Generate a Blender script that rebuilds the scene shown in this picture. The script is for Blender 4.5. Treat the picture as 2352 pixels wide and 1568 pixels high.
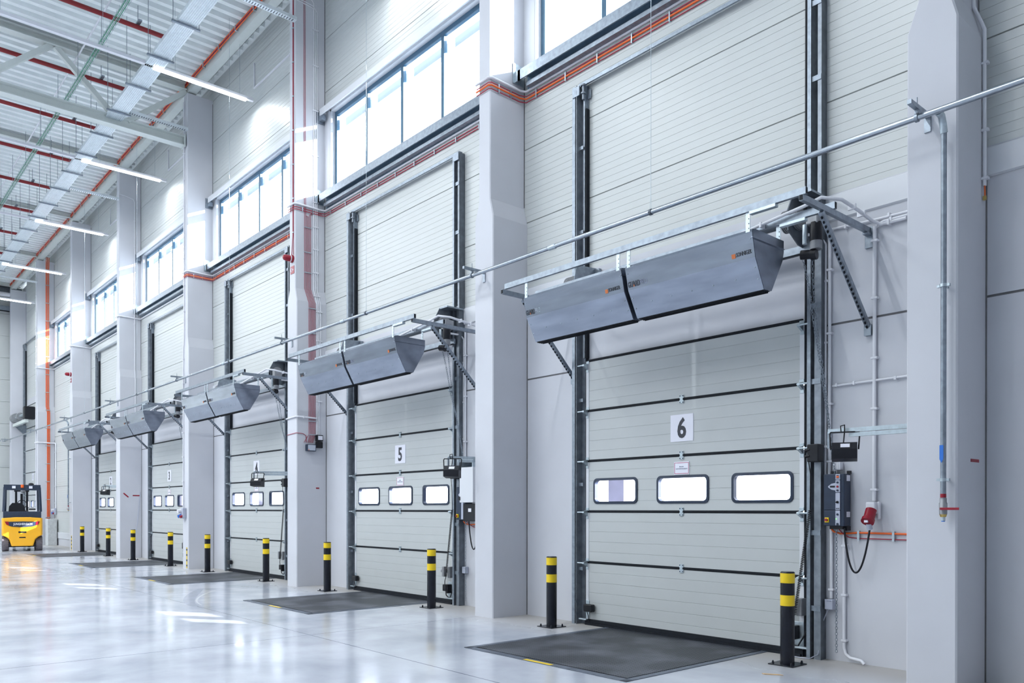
import bpy, bmesh, math, random
from mathutils import Vector, Matrix
random.seed(7)
for o in list(bpy.data.objects): bpy.data.objects.remove(o)
SC = bpy.context.scene
COL = SC.collection
# ------------------------------------------------------------------ camera
F_PX, YAW, PITCH, ROLL, CY = 1840.1108, 48.9062, -0.1361, 0.049, 1174.3327
cam = bpy.data.cameras.new('camera'); camo = bpy.data.objects.new('camera', cam); COL.objects.link(camo)
cam.sensor_width = 36.0; cam.sensor_fit = 'HORIZONTAL'; cam.lens = F_PX / 2352 * 36
cam.shift_y = (CY - 784) / 2352; cam.clip_end = 500
y_, t_, r_ = math.radians(YAW), math.radians(PITCH), math.radians(ROLL)
Fv = Vector((-math.sin(y_)*math.cos(t_), math.cos(y_)*math.cos(t_), math.sin(t_)))
Rv = Vector((math.cos(y_), math.sin(y_), 0)); Uv = Rv.cross(Fv)
R2 = Rv*math.cos(r_) + Uv*math.sin(r_); U2 = Uv*math.cos(r_) - Rv*math.sin(r_)
M = Matrix.Identity(4)
for i in range(3):
    M[i][0] = R2[i]; M[i][1] = U2[i]; M[i][2] = -Fv[i]
M[2][3] = 1.7
camo.matrix_world = M
SC.camera = camo
# ------------------------------------------------------------------ light and exposure
SC.view_settings.view_transform = 'Standard'; SC.view_settings.look = 'None'
SC.view_settings.exposure = -0.12; SC.view_settings.gamma = 1.0
try: SC.view_settings.use_curve_mapping = False
except Exception: pass
W = bpy.data.worlds.new('sky'); SC.world = W; W.use_nodes = True
wb = W.node_tree.nodes['Background']
wb.inputs[0].default_value = (0.86, 0.93, 1.0, 1); wb.inputs[1].default_value = 9.0
SUN_DIR = Vector((-1.37, -1.0, -0.483)).normalized()
sl = bpy.data.lights.new('sun', 'SUN'); so = bpy.data.objects.new('sun', sl); COL.objects.link(so)
sl.energy = 30; sl.angle = 0.006; sl.color = (1.0, 0.95, 0.88)
so.rotation_euler = SUN_DIR.to_track_quat('-Z', 'Y').to_euler(); so.location = (10, 30, 20)
LAMP_W = 150.0        # watts of one lit tube segment
LAMP_C = (0.93, 0.97, 1.0)
# ------------------------------------------------------------------ materials
def new_mat(name):
    m = bpy.data.materials.new(name); m.use_nodes = True
    return m, m.node_tree.nodes, m.node_tree.links, m.node_tree.nodes['Principled BSDF']
def mat(name, col, rough=0.5, metal=0.0, noise=0.0, nscale=6.0, coat=0.0, emis=None, es=0.0, spec=0.5, bump=0.0, stretch=(1,1,1)):
    m, N, L, b = new_mat(name)
    b.inputs['Base Color'].default_value = (*col, 1); b.inputs['Roughness'].default_value = rough
    b.inputs['Metallic'].default_value = metal; b.inputs['Coat Weight'].default_value = coat
    b.inputs['Specular IOR Level'].default_value = spec
    if emis: b.inputs['Emission Color'].default_value = (*emis, 1); b.inputs['Emission Strength'].default_value = es
    if noise or bump:
        g = N.new('ShaderNodeNewGeometry'); mp = N.new('ShaderNodeMapping'); nz = N.new('ShaderNodeTexNoise')
        mp.inputs['Scale'].default_value = stretch
        L.new(g.outputs['Position'], mp.inputs['Vector']); L.new(mp.outputs[0], nz.inputs['Vector'])
        nz.inputs['Scale'].default_value = nscale; nz.inputs['Detail'].default_value = 5
        if noise:
            r = N.new('ShaderNodeValToRGB'); r.color_ramp.elements[0].position = 0.3; r.color_ramp.elements[1].position = 0.7
            r.color_ramp.elements[0].color = (*[c*(1-noise) for c in col], 1)
            r.color_ramp.elements[1].color = (*[min(1, c*(1+noise)) for c in col], 1)
            L.new(nz.outputs['Fac'], r.inputs[0]); L.new(r.outputs[0], b.inputs['Base Color'])
        if bump:
            bp = N.new('ShaderNodeBump'); bp.inputs['Strength'].default_value = bump; bp.inputs['Distance'].default_value = 0.002
            L.new(nz.outputs['Fac'], bp.inputs['Height']); L.new(bp.outputs[0], b.inputs['Normal'])
    return m
CONC = mat('painted_concrete', (0.585, 0.598, 0.645), 0.55, noise=0.03, nscale=1.3, spec=0.3, bump=0.15)
CLAD = mat('cladding_white', (0.56, 0.585, 0.58), 0.36, noise=0.015, nscale=0.8)
FLASH = mat('flashing_white', (0.66, 0.68, 0.72), 0.4, noise=0.02, nscale=2)
DOORP = mat('door_panel_white', (0.50, 0.525, 0.53), 0.42, noise=0.015, nscale=3)
GALV = mat('galvanised_steel', (0.27, 0.31, 0.36), 0.38, 0.75, noise=0.18, nscale=16)
GALVL = mat('bright_zinc', (0.47, 0.54, 0.59), 0.34, 0.7, noise=0.12, nscale=22)
GALVD = mat('dark_steel', (0.135, 0.155, 0.18), 0.42, 0.6, noise=0.2, nscale=10)
CURT = mat('curtain_sheet', (0.26, 0.29, 0.35), 0.22, 0.85, noise=0.15, nscale=3.0, stretch=(0.6, 2, 3))
BLACK = mat('black_rubber', (0.008, 0.011, 0.017), 0.6, noise=0.2, nscale=30, spec=0.25)
BLKP = mat('black_plastic', (0.010, 0.011, 0.016), 0.4, noise=0.1, nscale=20, spec=0.3)
NAVY = mat('dark_blue_plastic', (0.025, 0.038, 0.068), 0.4, noise=0.1, nscale=12, spec=0.35)
FRAMEB = mat('window_frame_grey', (0.06, 0.14, 0.22), 0.4, noise=0.08, nscale=8)
GALV_SHADE = mat('galv_blue_shade', (0.25, 0.38, 0.50), 0.35, 0.5, noise=0.1, nscale=8)  # galvanised web with the blue shade under the sill beam in its colour
PIPEM = mat('zinc_pipe', (0.36, 0.40, 0.45), 0.25, 0.85, noise=0.08, nscale=14)
SHELT = mat('shelter_flap', (0.07, 0.07, 0.10), 0.6, noise=0.3, nscale=3)
TRAY = mat('tray_sheet', (0.74, 0.80, 0.84), 0.32, 0.35, noise=0.06, nscale=9)
RAILM = mat('rail_steel', (0.25, 0.28, 0.32), 0.42, 0.6, noise=0.2, nscale=10)
YEL = mat('yellow_paint', (0.85, 0.60, 0.01), 0.35, noise=0.05, nscale=9)
TRKY = mat('truck_yellow', (0.95, 0.47, 0.01), 0.3, coat=0.4, noise=0.03, nscale=4)
BLKPAINT = mat('black_paint', (0.008, 0.010, 0.017), 0.25, noise=0.1, nscale=12, spec=0.35)
RED = mat('red_plastic', (0.28, 0.004, 0.02), 0.3, noise=0.08, nscale=14)
REDC = mat('red_cable', (0.34, 0.015, 0.045), 0.45, noise=0.08, nscale=14)
REDP = mat('red_pipe_paint', (0.25, 0.015, 0.02), 0.4, noise=0.1, nscale=6)
ORG = mat('orange_cable', (0.85, 0.14, 0.02), 0.45, noise=0.06, nscale=14)
WHT = mat('white_plastic', (0.74, 0.75, 0.80), 0.38, noise=0.02, nscale=10)
STRUC = mat('truss_paint', (0.62, 0.665, 0.65), 0.45, noise=0.03, nscale=4)
DECK = mat('roof_deck_sheet', (0.84, 0.89, 0.90), 0.35, 0.05, noise=0.04, nscale=3)
GREEN = mat('green_cable', (0.05, 0.30, 0.17), 0.45, noise=0.15, nscale=14)
LGREY = mat('light_grey_plastic', (0.42, 0.45, 0.55), 0.4, noise=0.04, nscale=10)
MGREY = mat('cast_grey', (0.28, 0.29, 0.31), 0.45, 0.4, noise=0.12, nscale=14)
PAPER = mat('white_paper', (0.78, 0.79, 0.88), 0.6, noise=0.02, nscale=5)
INK = mat('dark_ink', (0.03, 0.035, 0.05), 0.5, noise=0.05, nscale=20)
INKR = mat('red_ink', (0.45, 0.03, 0.10), 0.5, noise=0.05, nscale=20)
INKG = mat('grey_ink', (0.25, 0.27, 0.38), 0.5, noise=0.05, nscale=20)
LINK = mat('pale_ink', (0.50, 0.55, 0.64), 0.5, noise=0.03, nscale=20)
BRASS = mat('brass', (0.62, 0.45, 0.15), 0.3, 0.9, noise=0.1, nscale=20)
BLUE = mat('blue_tag', (0.02, 0.16, 0.60), 0.4, noise=0.05, nscale=12)
ORGP = mat('orange_print', (0.55, 0.15, 0.04), 0.5, noise=0.05, nscale=12)
RAWC = mat('raw_concrete', (0.55, 0.57, 0.58), 0.8, noise=0.12, nscale=12, bump=0.5)
TYRE = mat('tyre_rubber', (0.15, 0.135, 0.15), 0.75, noise=0.2, nscale=14)
SEAL = mat('joint_sealant', (0.16, 0.16, 0.17), 0.7, noise=0.1, nscale=10)
YARD = mat('yard_asphalt', (0.30, 0.31, 0.33), 0.85, noise=0.1, nscale=1)
WOOD = mat('splinter_wood', (0.62, 0.42, 0.22), 0.6, noise=0.1, nscale=20)
LEDG = mat('green_led', (0.1, 0.8, 0.1), 0.4, emis=(0.15, 1, 0.1), es=4, noise=0.02)
LEDM = mat('led_diffuser', (0.9, 0.93, 0.95), 0.4, emis=(0.93, 0.98, 1.0), es=16, noise=0.01)
BLIND = None
def glass(name, tint):
    m, N, L, b = new_mat(name); N.remove(b); out = N['Material Output']
    tr = N.new('ShaderNodeBsdfTransparent'); tr.inputs[0].default_value = (*tint, 1)
    gl = N.new('ShaderNodeBsdfGlossy'); gl.inputs['Roughness'].default_value = 0.02
    lw = N.new('ShaderNodeLayerWeight'); lw.inputs[0].default_value = 0.5
    pw = N.new('ShaderNodeMath'); pw.operation = 'POWER'; pw.inputs[1].default_value = 5; L.new(lw.outputs['Facing'], pw.inputs[0])
    fr = N.new('ShaderNodeMath'); fr.operation = 'MULTIPLY_ADD'; fr.inputs[1].default_value = 0.9; fr.inputs[2].default_value = 0.04; L.new(pw.outputs[0], fr.inputs[0])
    mx = N.new('ShaderNodeMixShader'); L.new(fr.outputs[0], mx.inputs[0]); L.new(tr.outputs[0], mx.inputs[1]); L.new(gl.outputs[0], mx.inputs[2])
    L.new(mx.outputs[0], out.inputs[0]); return m
GLASS = glass('window_glass', (0.93, 0.97, 1.0))
GLASSD = glass('door_glass', (0.93, 0.94, 1.0))
def floor_mat():
    m, N, L, b = new_mat('polished_concrete')
    g = N.new('ShaderNodeNewGeometry')
    def nz(sc, det, stretch=(1,1,1), dist=0.0):
        mp = N.new('ShaderNodeMapping'); mp.inputs['Scale'].default_value = stretch
        n = N.new('ShaderNodeTexNoise'); n.inputs['Scale'].default_value = sc; n.inputs['Detail'].default_value = det; n.inputs['Distortion'].default_value = dist
        L.new(g.outputs['Position'], mp.inputs[0]); L.new(mp.outputs[0], n.inputs['Vector']); return n
    n1 = nz(0.45, 6, (1, 1, 1), 0.8); n2 = nz(1.6, 7); n3 = nz(7, 2)
    r1 = N.new('ShaderNodeValToRGB'); e = r1.color_ramp.elements
    e[0].position = 0.32; e[0].color = (0.42, 0.455, 0.52, 1); e[1].position = 0.62; e[1].color = (0.60, 0.63, 0.70, 1)
    L.new(n1.outputs['Fac'], r1.inputs[0])
    r2 = N.new('ShaderNodeValToRGB'); e = r2.color_ramp.elements
    e[0].position = 0.3; e[0].color = (0.86, 0.86, 0.88, 1); e[1].position = 0.6; e[1].color = (1, 1, 1, 1)
    L.new(n2.outputs['Fac'], r2.inputs[0])
    mx = N.new('ShaderNodeMix'); mx.data_type = 'RGBA'; mx.blend_type = 'MULTIPLY'; mx.inputs[0].default_value = 1
    L.new(r1.outputs[0], mx.inputs[6]); L.new(r2.outputs[0], mx.inputs[7])
    # matt unpolished strip beside the dock wall (warmer, dustier)
    sp = N.new('ShaderNodeSeparateXYZ'); L.new(g.outputs['Position'], sp.inputs[0])
    mr = N.new('ShaderNodeMapRange'); mr.inputs[1].default_value = 7.3; mr.inputs[2].default_value = 8.4; L.new(sp.outputs[1], mr.inputs[0])
    mx2 = N.new('ShaderNodeMix'); mx2.data_type = 'RGBA'; L.new(mr.outputs[0], mx2.inputs[0]); L.new(mx.outputs[2], mx2.inputs[6])
    mx2.inputs[7].default_value = (0.43, 0.415, 0.40, 1)
    # saw-cut joints
    def line(axis, period, off, w):
        a = N.new('ShaderNodeMath'); a.operation = 'ADD'; a.inputs[1].default_value = -off; L.new(sp.outputs[axis], a.inputs[0])
        q = N.new('ShaderNodeMath'); q.operation = 'PINGPONG'; q.inputs[1].default_value = period/2; L.new(a.outputs[0], q.inputs[0])
        c = N.new('ShaderNodeMath'); c.operation = 'LESS_THAN'; c.inputs[1].default_value = w; L.new(q.outputs[0], c.inputs[0]); return c
    l1 = line(0, 6.737, -9.98, 0.009); l2 = line(1, 6.6, 5.07, 0.009)
    mm = N.new('ShaderNodeMath'); mm.operation = 'MAXIMUM'; L.new(l1.outputs[0], mm.inputs[0]); L.new(l2.outputs[0], mm.inputs[1])
    ms = N.new('ShaderNodeMath'); ms.operation = 'MULTIPLY'; ms.inputs[1].default_value = 0.8; L.new(mm.outputs[0], ms.inputs[0])
    mx3 = N.new('ShaderNodeMix'); mx3.data_type = 'RGBA'; L.new(ms.outputs[0], mx3.inputs[0]); L.new(mx2.outputs[2], mx3.inputs[6])
    mx3.inputs[7].default_value = (0.10, 0.12, 0.17, 1)
    L.new(mx3.outputs[2], b.inputs['Base Color'])
    rr = N.new('ShaderNodeMapRange'); rr.inputs[1].default_value = 0.3; rr.inputs[2].default_value = 0.7; rr.inputs[3].default_value = 0.11; rr.inputs[4].default_value = 0.21
    L.new(n2.outputs['Fac'], rr.inputs[0])
    ad = N.new('ShaderNodeMath'); ad.operation = 'ADD'; mu = N.new('ShaderNodeMath'); mu.operation = 'MULTIPLY'; mu.inputs[1].default_value = 0.3
    L.new(mr.outputs[0], mu.inputs[0]); L.new(rr.outputs[0], ad.inputs[0]); L.new(mu.outputs[0], ad.inputs[1]); L.new(ad.outputs[0], b.inputs['Roughness'])
    bp = N.new('ShaderNodeBump'); bp.inputs['Strength'].default_value = 0.10; bp.inputs['Distance'].default_value = 0.002
    L.new(n3.outputs['Fac'], bp.inputs['Height']); L.new(bp.outputs[0], b.inputs['Normal'])
    b.inputs['Specular IOR Level'].default_value = 0.6
    return m
FLOOR = floor_mat()
def tread_mat():
    m, N, L, b = new_mat('tread_plate')
    g = N.new('ShaderNodeNewGeometry'); sp = N.new('ShaderNodeSeparateXYZ'); L.new(g.outputs['Position'], sp.inputs[0])
    def wave(sx, sy):
        a = N.new('ShaderNodeMath'); a.operation = 'MULTIPLY'; a.inputs[1].default_value = sx; L.new(sp.outputs[0], a.inputs[0])
        c = N.new('ShaderNodeMath'); c.operation = 'MULTIPLY_ADD'; c.inputs[1].default_value = sy; L.new(sp.outputs[1], c.inputs[0]); L.new(a.outputs[0], c.inputs[2])
        s = N.new('ShaderNodeMath'); s.operation = 'SINE'; L.new(c.outputs[0], s.inputs[0]); return s
    s1, s2 = wave(95, 95), wave(95, -95)
    mu = N.new('ShaderNodeMath'); mu.operation = 'MULTIPLY'; L.new(s1.outputs[0], mu.inputs[0]); L.new(s2.outputs[0], mu.inputs[1])
    bp = N.new('ShaderNodeBump'); bp.inputs['Strength'].default_value = 0.8; bp.inputs['Distance'].default_value = 0.004
    L.new(mu.outputs[0], bp.inputs['Height']); L.new(bp.outputs[0], b.inputs['Normal'])
    n = N.new('ShaderNodeTexNoise'); n.inputs['Scale'].default_value = 1.6; n.inputs['Detail'].default_value = 6; L.new(g.outputs['Position'], n.inputs['Vector'])
    r = N.new('ShaderNodeValToRGB'); e = r.color_ramp.elements
    e[0].position = 0.45; e[0].color = (0.035, 0.04, 0.05, 1); e[1].position = 0.75; e[1].color = (0.15, 0.16, 0.19, 1)
    L.new(n.outputs['Fac'], r.inputs[0]); L.new(r.outputs[0], b.inputs['Base Color'])
    b.inputs['Roughness'].default_value = 0.42; b.inputs['Metallic'].default_value = 0.3
    return m
TREAD = tread_mat()
PLATEF = mat('leveler_frame_steel', (0.14, 0.165, 0.21), 0.4, 0.5, noise=0.25, nscale=7)
# ------------------------------------------------------------------ mesh builder
class MB:
    def __init__(s): s.v = []; s.f = []; s.m = []; s.sm = []
    def add(s, vs, fs, m=0, smooth=False):
        o = len(s.v); s.v += [tuple(p) for p in vs]
        for f in fs: s.f.append([i+o for i in f]); s.m.append(m); s.sm.append(smooth)
        return s
    def box(s, x0, x1, y0, y1, z0, z1, m=0):
        if x0 > x1: x0, x1 = x1, x0
        if y0 > y1: y0, y1 = y1, y0
        if z0 > z1: z0, z1 = z1, z0
        v = [(x0,y0,z0),(x1,y0,z0),(x1,y1,z0),(x0,y1,z0),(x0,y0,z1),(x1,y0,z1),(x1,y1,z1),(x0,y1,z1)]
        return s.add(v, [(3,2,1,0),(4,5,6,7),(0,1,5,4),(1,2,6,5),(2,3,7,6),(3,0,4,7)], m)
    def bar(s, a, b, w, h, up=(0,0,1), m=0):      # rectangular bar from a to b
        a = Vector(a); b = Vector(b); d = (b-a).normalized(); up = Vector(up)
        r = d.cross(up); r = r.normalized() if r.length > 1e-5 else d.cross(Vector((0,1,0))).normalized(); u = r.cross(d)
        v = []
        for p in (a, b):
            for sx, sz in ((-1,-1),(1,-1),(1,1),(-1,1)): v.append(p + r*sx*w/2 + u*sz*h/2)
        return s.add(v, [(0,1,2,3),(7,6,5,4),(0,4,5,1),(1,5,6,2),(2,6,7,3),(3,7,4,0)], m)
    def tube(s, pts, r, seg=10, m=0, caps=True, rs=None):
        pts = [Vector(p) for p in pts]; n = len(pts); rings = []; prev = None
        for i, p in enumerate(pts):
            if i == 0: d = pts[1]-p
            elif i == n-1: d = p-pts[i-1]
            else: d = (pts[i+1]-p).normalized() + (p-pts[i-1]).normalized()
            d.normalize()
            if prev is None:
                u = Vector((0,0,1)) if abs(d.z) < 0.9 else Vector((1,0,0))
                a = d.cross(u).normalized()
            else:
                a = (prev - d*prev.dot(d)).normalized()
            prev = a; c = d.cross(a); rr = rs[i] if rs else r
            rings.append([p + a*rr*math.cos(2*math.pi*k/seg) + c*rr*math.sin(2*math.pi*k/seg) for k in range(seg)])
        v = [q for R in rings for q in R]; f = []
        for i in range(n-1):
            for k in range(seg): f.append((i*seg+k, i*seg+(k+1)%seg, (i+1)*seg+(k+1)%seg, (i+1)*seg+k))
        s.add(v, f, m, True)
        if caps: s.add(rings[0], [tuple(range(seg))[::-1]], m); s.add(rings[-1], [tuple(range(seg))], m)
        return s
    def prism(s, prof, a0, a1, axis='X', m=0, caps=True, closed=True, ms=None):   # prof in the two other axes (YZ, XZ or XY)
        n = len(prof); v = []
        for a in (a0, a1):
            for p, q in prof:
                v.append((a,p,q) if axis == 'X' else (p,a,q) if axis == 'Y' else (p,q,a))
        for i in range(n if closed else n-1):
            j = (i+1) % n
            s.add([v[i], v[j], v[n+j], v[n+i]], [(0,1,2,3)], ms[i] if ms else m)
        if caps and closed: s.add(v[:n], [tuple(range(n))[::-1]], m); s.add(v[n:], [tuple(range(n))], m)
        return s
    def sphere(s, c, r, m=0, n=10, sc=(1,1,1)):
        c = Vector(c); v = []; f = []
        for i in range(n+1):
            th = math.pi*i/n
            for k in range(2*n):
                ph = math.pi*k/n; v.append((c.x+r*sc[0]*math.sin(th)*math.cos(ph), c.y+r*sc[1]*math.sin(th)*math.sin(ph), c.z+r*sc[2]*math.cos(th)))
        for i in range(n):
            for k in range(2*n): f.append((i*2*n+k, (i+1)*2*n+k, (i+1)*2*n+(k+1)%(2*n), i*2*n+(k+1)%(2*n)))
        return s.add(v, f, m, True)
def tag(o, label=None, cat=None, group=None, kind=None):
    if label: o['label'] = label
    if cat: o['category'] = cat
    if group: o['group'] = group
    if kind: o['kind'] = kind
    return o
def origin_of(par):
    p = Vector((0,0,0))
    while par is not None: p += par.location; par = par.parent
    return p
def part(name, mb, mats, parent=None, bevel=0.0, label=None, kind=None):
    """mesh object; vertices are given in world coordinates"""
    if not isinstance(mats, (list, tuple)): mats = [mats]
    if parent is None:
        xs = [v[0] for v in mb.v]; ys = [v[1] for v in mb.v]; zs = [v[2] for v in mb.v]
        loc = Vector(((min(xs)+max(xs))/2, (min(ys)+max(ys))/2, min(zs))); off = loc
    else: loc = Vector((0,0,0)); off = origin_of(parent)
    me = bpy.data.meshes.new(name); me.from_pydata([(v[0]-off.x, v[1]-off.y, v[2]-off.z) for v in mb.v], [], mb.f)
    for mt in mats: me.materials.append(mt)
    for p, mi, sm in zip(me.polygons, mb.m, mb.sm): p.material_index = mi; p.use_smooth = sm
    me.validate()
    bm = bmesh.new(); bm.from_mesh(me); bmesh.ops.recalc_face_normals(bm, faces=bm.faces); bm.to_mesh(me); bm.free()
    o = bpy.data.objects.new(name, me); COL.objects.link(o); o.location = loc
    if parent is not None: o.parent = parent
    if bevel:
        b = o.modifiers.new('bevel', 'BEVEL'); b.width = bevel; b.segments = 2; b.limit_method = 'ANGLE'; b.angle_limit = 0.6
    if label: o['label'] = label
    if kind: o['kind'] = kind
    return o
def thing(name, label, cat, loc, group=None):
    o = bpy.data.objects.new(name, None); COL.objects.link(o); o.location = loc; o.empty_display_size = 0.1
    return tag(o, label, cat, group)
def copy_tree(o, parent=None, dx=0.0, label=None):
    c = o.copy(); COL.objects.link(c)
    if parent is not None: c.parent = parent
    else: c.location.x += dx
    if label: c['label'] = label
    for ch in list(o.children): copy_tree(ch, c)
    return c
def text(name, s, size, org, material, parent, align='CENTER', tilt=0.0, bold=0.0, sx=1.0, face='-Y', depth=0.0008, label=None, width=None):
    """lettering on a surface looking towards -Y (or +X); org = world position of the baseline centre/left"""
    cu = bpy.data.curves.new(name, 'FONT'); cu.body = s; cu.size = size; cu.align_x = align; cu.offset = bold; cu.extrude = depth; cu.resolution_u = 3
    t = bpy.data.objects.new(name, cu); COL.objects.link(t)
    bpy.context.view_layer.update()
    me = bpy.data.meshes.new_from_object(t.evaluated_get(bpy.context.evaluated_depsgraph_get()))
    bpy.data.objects.remove(t); bpy.data.curves.remove(cu)
    if width:
        xs = [v.co.x for v in me.vertices]; sx = width/(max(xs)-min(xs))
    off = origin_of(parent)
    ct, st = math.cos(tilt), math.sin(tilt)
    for v in me.vertices:
        x, y, z = v.co.x*sx, v.co.y, v.co.z
        if face == '-Y': w = Vector((x, y*st - z*ct, y*ct + z*st))
        else: w = Vector((z, x, y))          # facing +X, reading towards +Y
        v.co = w + Vector(org) - off
    me.materials.clear(); me.materials.append(material)
    o = bpy.data.objects.new(name, me); COL.objects.link(o); o.parent = parent
    if label: o['label'] = label
    return o
P = 6.737
YW = 8.72                                   # inner face of the dock wall
XR, XL, YL = 9.0, -50.9, -24.0
TOPZ = 13.82
ORD = {0: 'six', 1: 'five', 2: 'four', 3: 'three', 4: 'two', 6: 'one'}
# ------------------------------------------------------------------ floor, ceiling, far walls
part('floor', MB().box(XL-0.3, XR+0.3, YL-0.3, YW+0.35, -0.3, 0), FLOOR, kind='structure')
part('ground', MB().box(XL-40, XR+60, YW+0.36, 90, -1.45, -1.25), YARD, kind='structure')
dk = MB(); pitch = 0.337; prof = []
x = XL-0.2
while x < XR+0.2:
    prof += [(x, TOPZ), (x+0.13, TOPZ), (x+0.165, TOPZ+0.15), (x+pitch-0.035, TOPZ+0.15)]; x += pitch
dk.prism(prof, YL, YW-0.16, 'Y', closed=False)
dk.box(XL-0.3, XR+0.3, YL-0.3, YW+0.5, TOPZ+0.16, TOPZ+0.4)
part('ceiling', dk, DECK, kind='structure')
def clad_profile(z0, z1, y, pitch=0.0992, joint=1.19, jo=6.34, gd=0.0038, jd=0.03, gw=0.012):
    """front outline (y,z) of ribbed sandwich cladding between z0 and z1"""
    pr = [(y, z0)]; k0 = math.ceil((z0-jo)/pitch+0.05); k1 = math.floor((z1-jo)/pitch-0.05)
    for k in range(k0, k1+1):
        z = jo + k*pitch; j = (k % 12 == 0); w = 0.008 if j else gw/2; d = jd if j else gd
        if z-w <= z0 or z+w >= z1: continue
        pr += [(y, z-w), (y+d, z-w*0.6), (y+d, z+w*0.6), (y, z+w)]
    pr.append((y, z1)); return pr
def cladding(mb, x0, x1, z0, z1, y=YW, **k):
    pr = clad_profile(z0, z1, y, **k) + [(y+0.10, z1), (y+0.10, z0)]
    mb.prism(pr, x0, x1, 'X')
# dock wall: concrete base, ribbed cladding above, openings for doors and high windows
wall = part('wall_right', (lambda b: b)(MB().box(XL-0.3, -49.98, YW, YW+0.2, 0, TOPZ)), CONC, kind='structure')
DX0, DX1 = -8.27, -4.76                     # bay 0 door opening
WX0, WX1, WZ0, WZ1 = -9.46, -3.94, 8.72, 10.68    # bay 0 window opening in the cladding
for n in range(-2, 7):
    s = -n*P
    b0, b1 = -9.86+s, -9.86+P+s             # column centre to column centre
    cb, cl = MB(), MB()
    if n == 6:
        cb.box(-46.3, b1, YW, YW+0.2, 0, 0.3); cb.box(-49.98, -46.3, YW, YW+0.2, 7.25, 7.6)
        cladding(cl, -49.98, -46.3, 7.6, TOPZ+0.15); cladding(cl, -46.3, b1, 0.3, TOPZ+0.15)
    elif n == 5:
        cb.box(b0, b1, YW, YW+0.2, 0, 0.4)
        cladding(cl, b0, b1, 0.4, WZ0)
    elif n >= 0:
        cb.box(b0, DX0+s, YW, YW+0.2, 0, 3.79); cb.box(DX1+s, b1, YW, YW+0.2, 0, 3.79)
        cb.box(b0, DX0+s, YW, YW+0.2, 3.815, 5.28); cb.box(DX1+s, b1, YW, YW+0.2, 3.815, 5.28)
        cb.box(DX0+s, DX1+s, YW, YW+0.2, 3.87, 5.28)
        cb.box(b0, DX0+s, YW+0.012, YW+0.19, 3.79, 3.815, 1); cb.box(DX1+s, b1, YW+0.012, YW+0.19, 3.79, 3.815, 1)
        cladding(cl, b0, b1, 5.28, WZ0)
    else:
        cb.box(b0, b1, YW, YW+0.2, 0, 3.79); cb.box(b0, b1, YW, YW+0.2, 3.815, 5.28); cb.box(b0, b1, YW+0.012, YW+0.19, 3.79, 3.815, 1)
        cladding(cl, b0, b1, 5.28, WZ0)
    if n != 6:
        cladding(cl, b0, WX0+s, WZ0, WZ1); cladding(cl, WX1+s, b1, WZ0, WZ1); cladding(cl, b0, b1, WZ1, TOPZ+0.15)
    part('concrete_panel', cb, [CONC, SEAL], wall); part('cladding_panel', cl, CLAD, wall)
    if n != 6:                              # flashing strip where the cladding starts
        zf = 5.27 if n != 5 else 0.62
        fl = MB()
        for xa, xb in (((b0, DX0+s), (DX1+s, b1)) if 0 <= n <= 4 else ((b0, b1),)):
            fl.prism([(YW-0.004, zf), (YW-0.03, zf-0.02), (YW-0.03, zf-0.285), (YW-0.004, zf-0.30)], xa, xb, 'X')
        part('flashing', fl, FLASH, wall)
# high strip windows
win_lab = 'clerestory strip window above dock door %s'
wsrc = None
for n in range(-1, 6):
    s = -n*P; w = bpy.data.objects.new('window_%d' % (n+2), None); COL.objects.link(w); w.location = (-6.7+s, YW, WZ0); w['kind'] = 'structure'
    gx0, gx1, gz0, gz1, yg = -9.40+s, -3.98+s, 8.80, 10.58, YW+0.11
    rv = MB()                               # white folded reveal
    rv.box(WX0+s, gx0, YW-0.01, yg, WZ0, WZ1); rv.box(gx1, WX1+s, YW-0.01, yg, WZ0, WZ1)
    rv.box(WX0+s, WX1+s, YW-0.01, yg, gz1, WZ1); rv.box(WX0+s, WX1+s, YW-0.01, yg, WZ0, gz0)
    rv.box(WX0-0.24+s, WX0+0.01+s, YW-0.014, YW+0.004, WZ0-0.02, WZ1+0.05)
    rv.box(WX0-0.24+s, WX1+0.2+s, YW-0.014, YW+0.004, WZ1-0.01, WZ1+0.05)
    part('window_reveal', rv, FLASH, w)
    fr = MB(); t = 0.09
    fr.box(gx0, gx1, yg-0.02, yg+0.05, gz0, gz0+t); fr.box(gx0, gx1, yg-0.02, yg+0.05, gz1-t, gz1)
    fr.box(gx0, gx0+t, yg-0.02, yg+0.05, gz0+t, gz1-t); fr.box(gx1-t, gx1, yg-0.02, yg+0.05, gz0+t, gz1-t)
    for k in (1, 2, 3):
        xm = gx0 + (gx1-gx0)*k/4; fr.box(xm-t/2, xm+t/2, yg-0.02, yg+0.05, gz0+t, gz1-t)
    part('window_frame', fr, FRAMEB, w)
    for k in range(4):
        xa = gx0 + (gx1-gx0)*k/4 + t/2; xb = gx0 + (gx1-gx0)*(k+1)/4 - t/2
        part('window_pane', MB().box(xa, xb, yg+0.012, yg+0.02, gz0+t-0.01, gz1-t+0.01), GLASS, w)
        bx = MB().box(xa+0.10, xb-0.04, yg+0.16, yg+0.26, gz1-0.30, gz1-0.12)   # outside roller-blind box
        part('blind_box', bx, FLASH, w)
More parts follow.
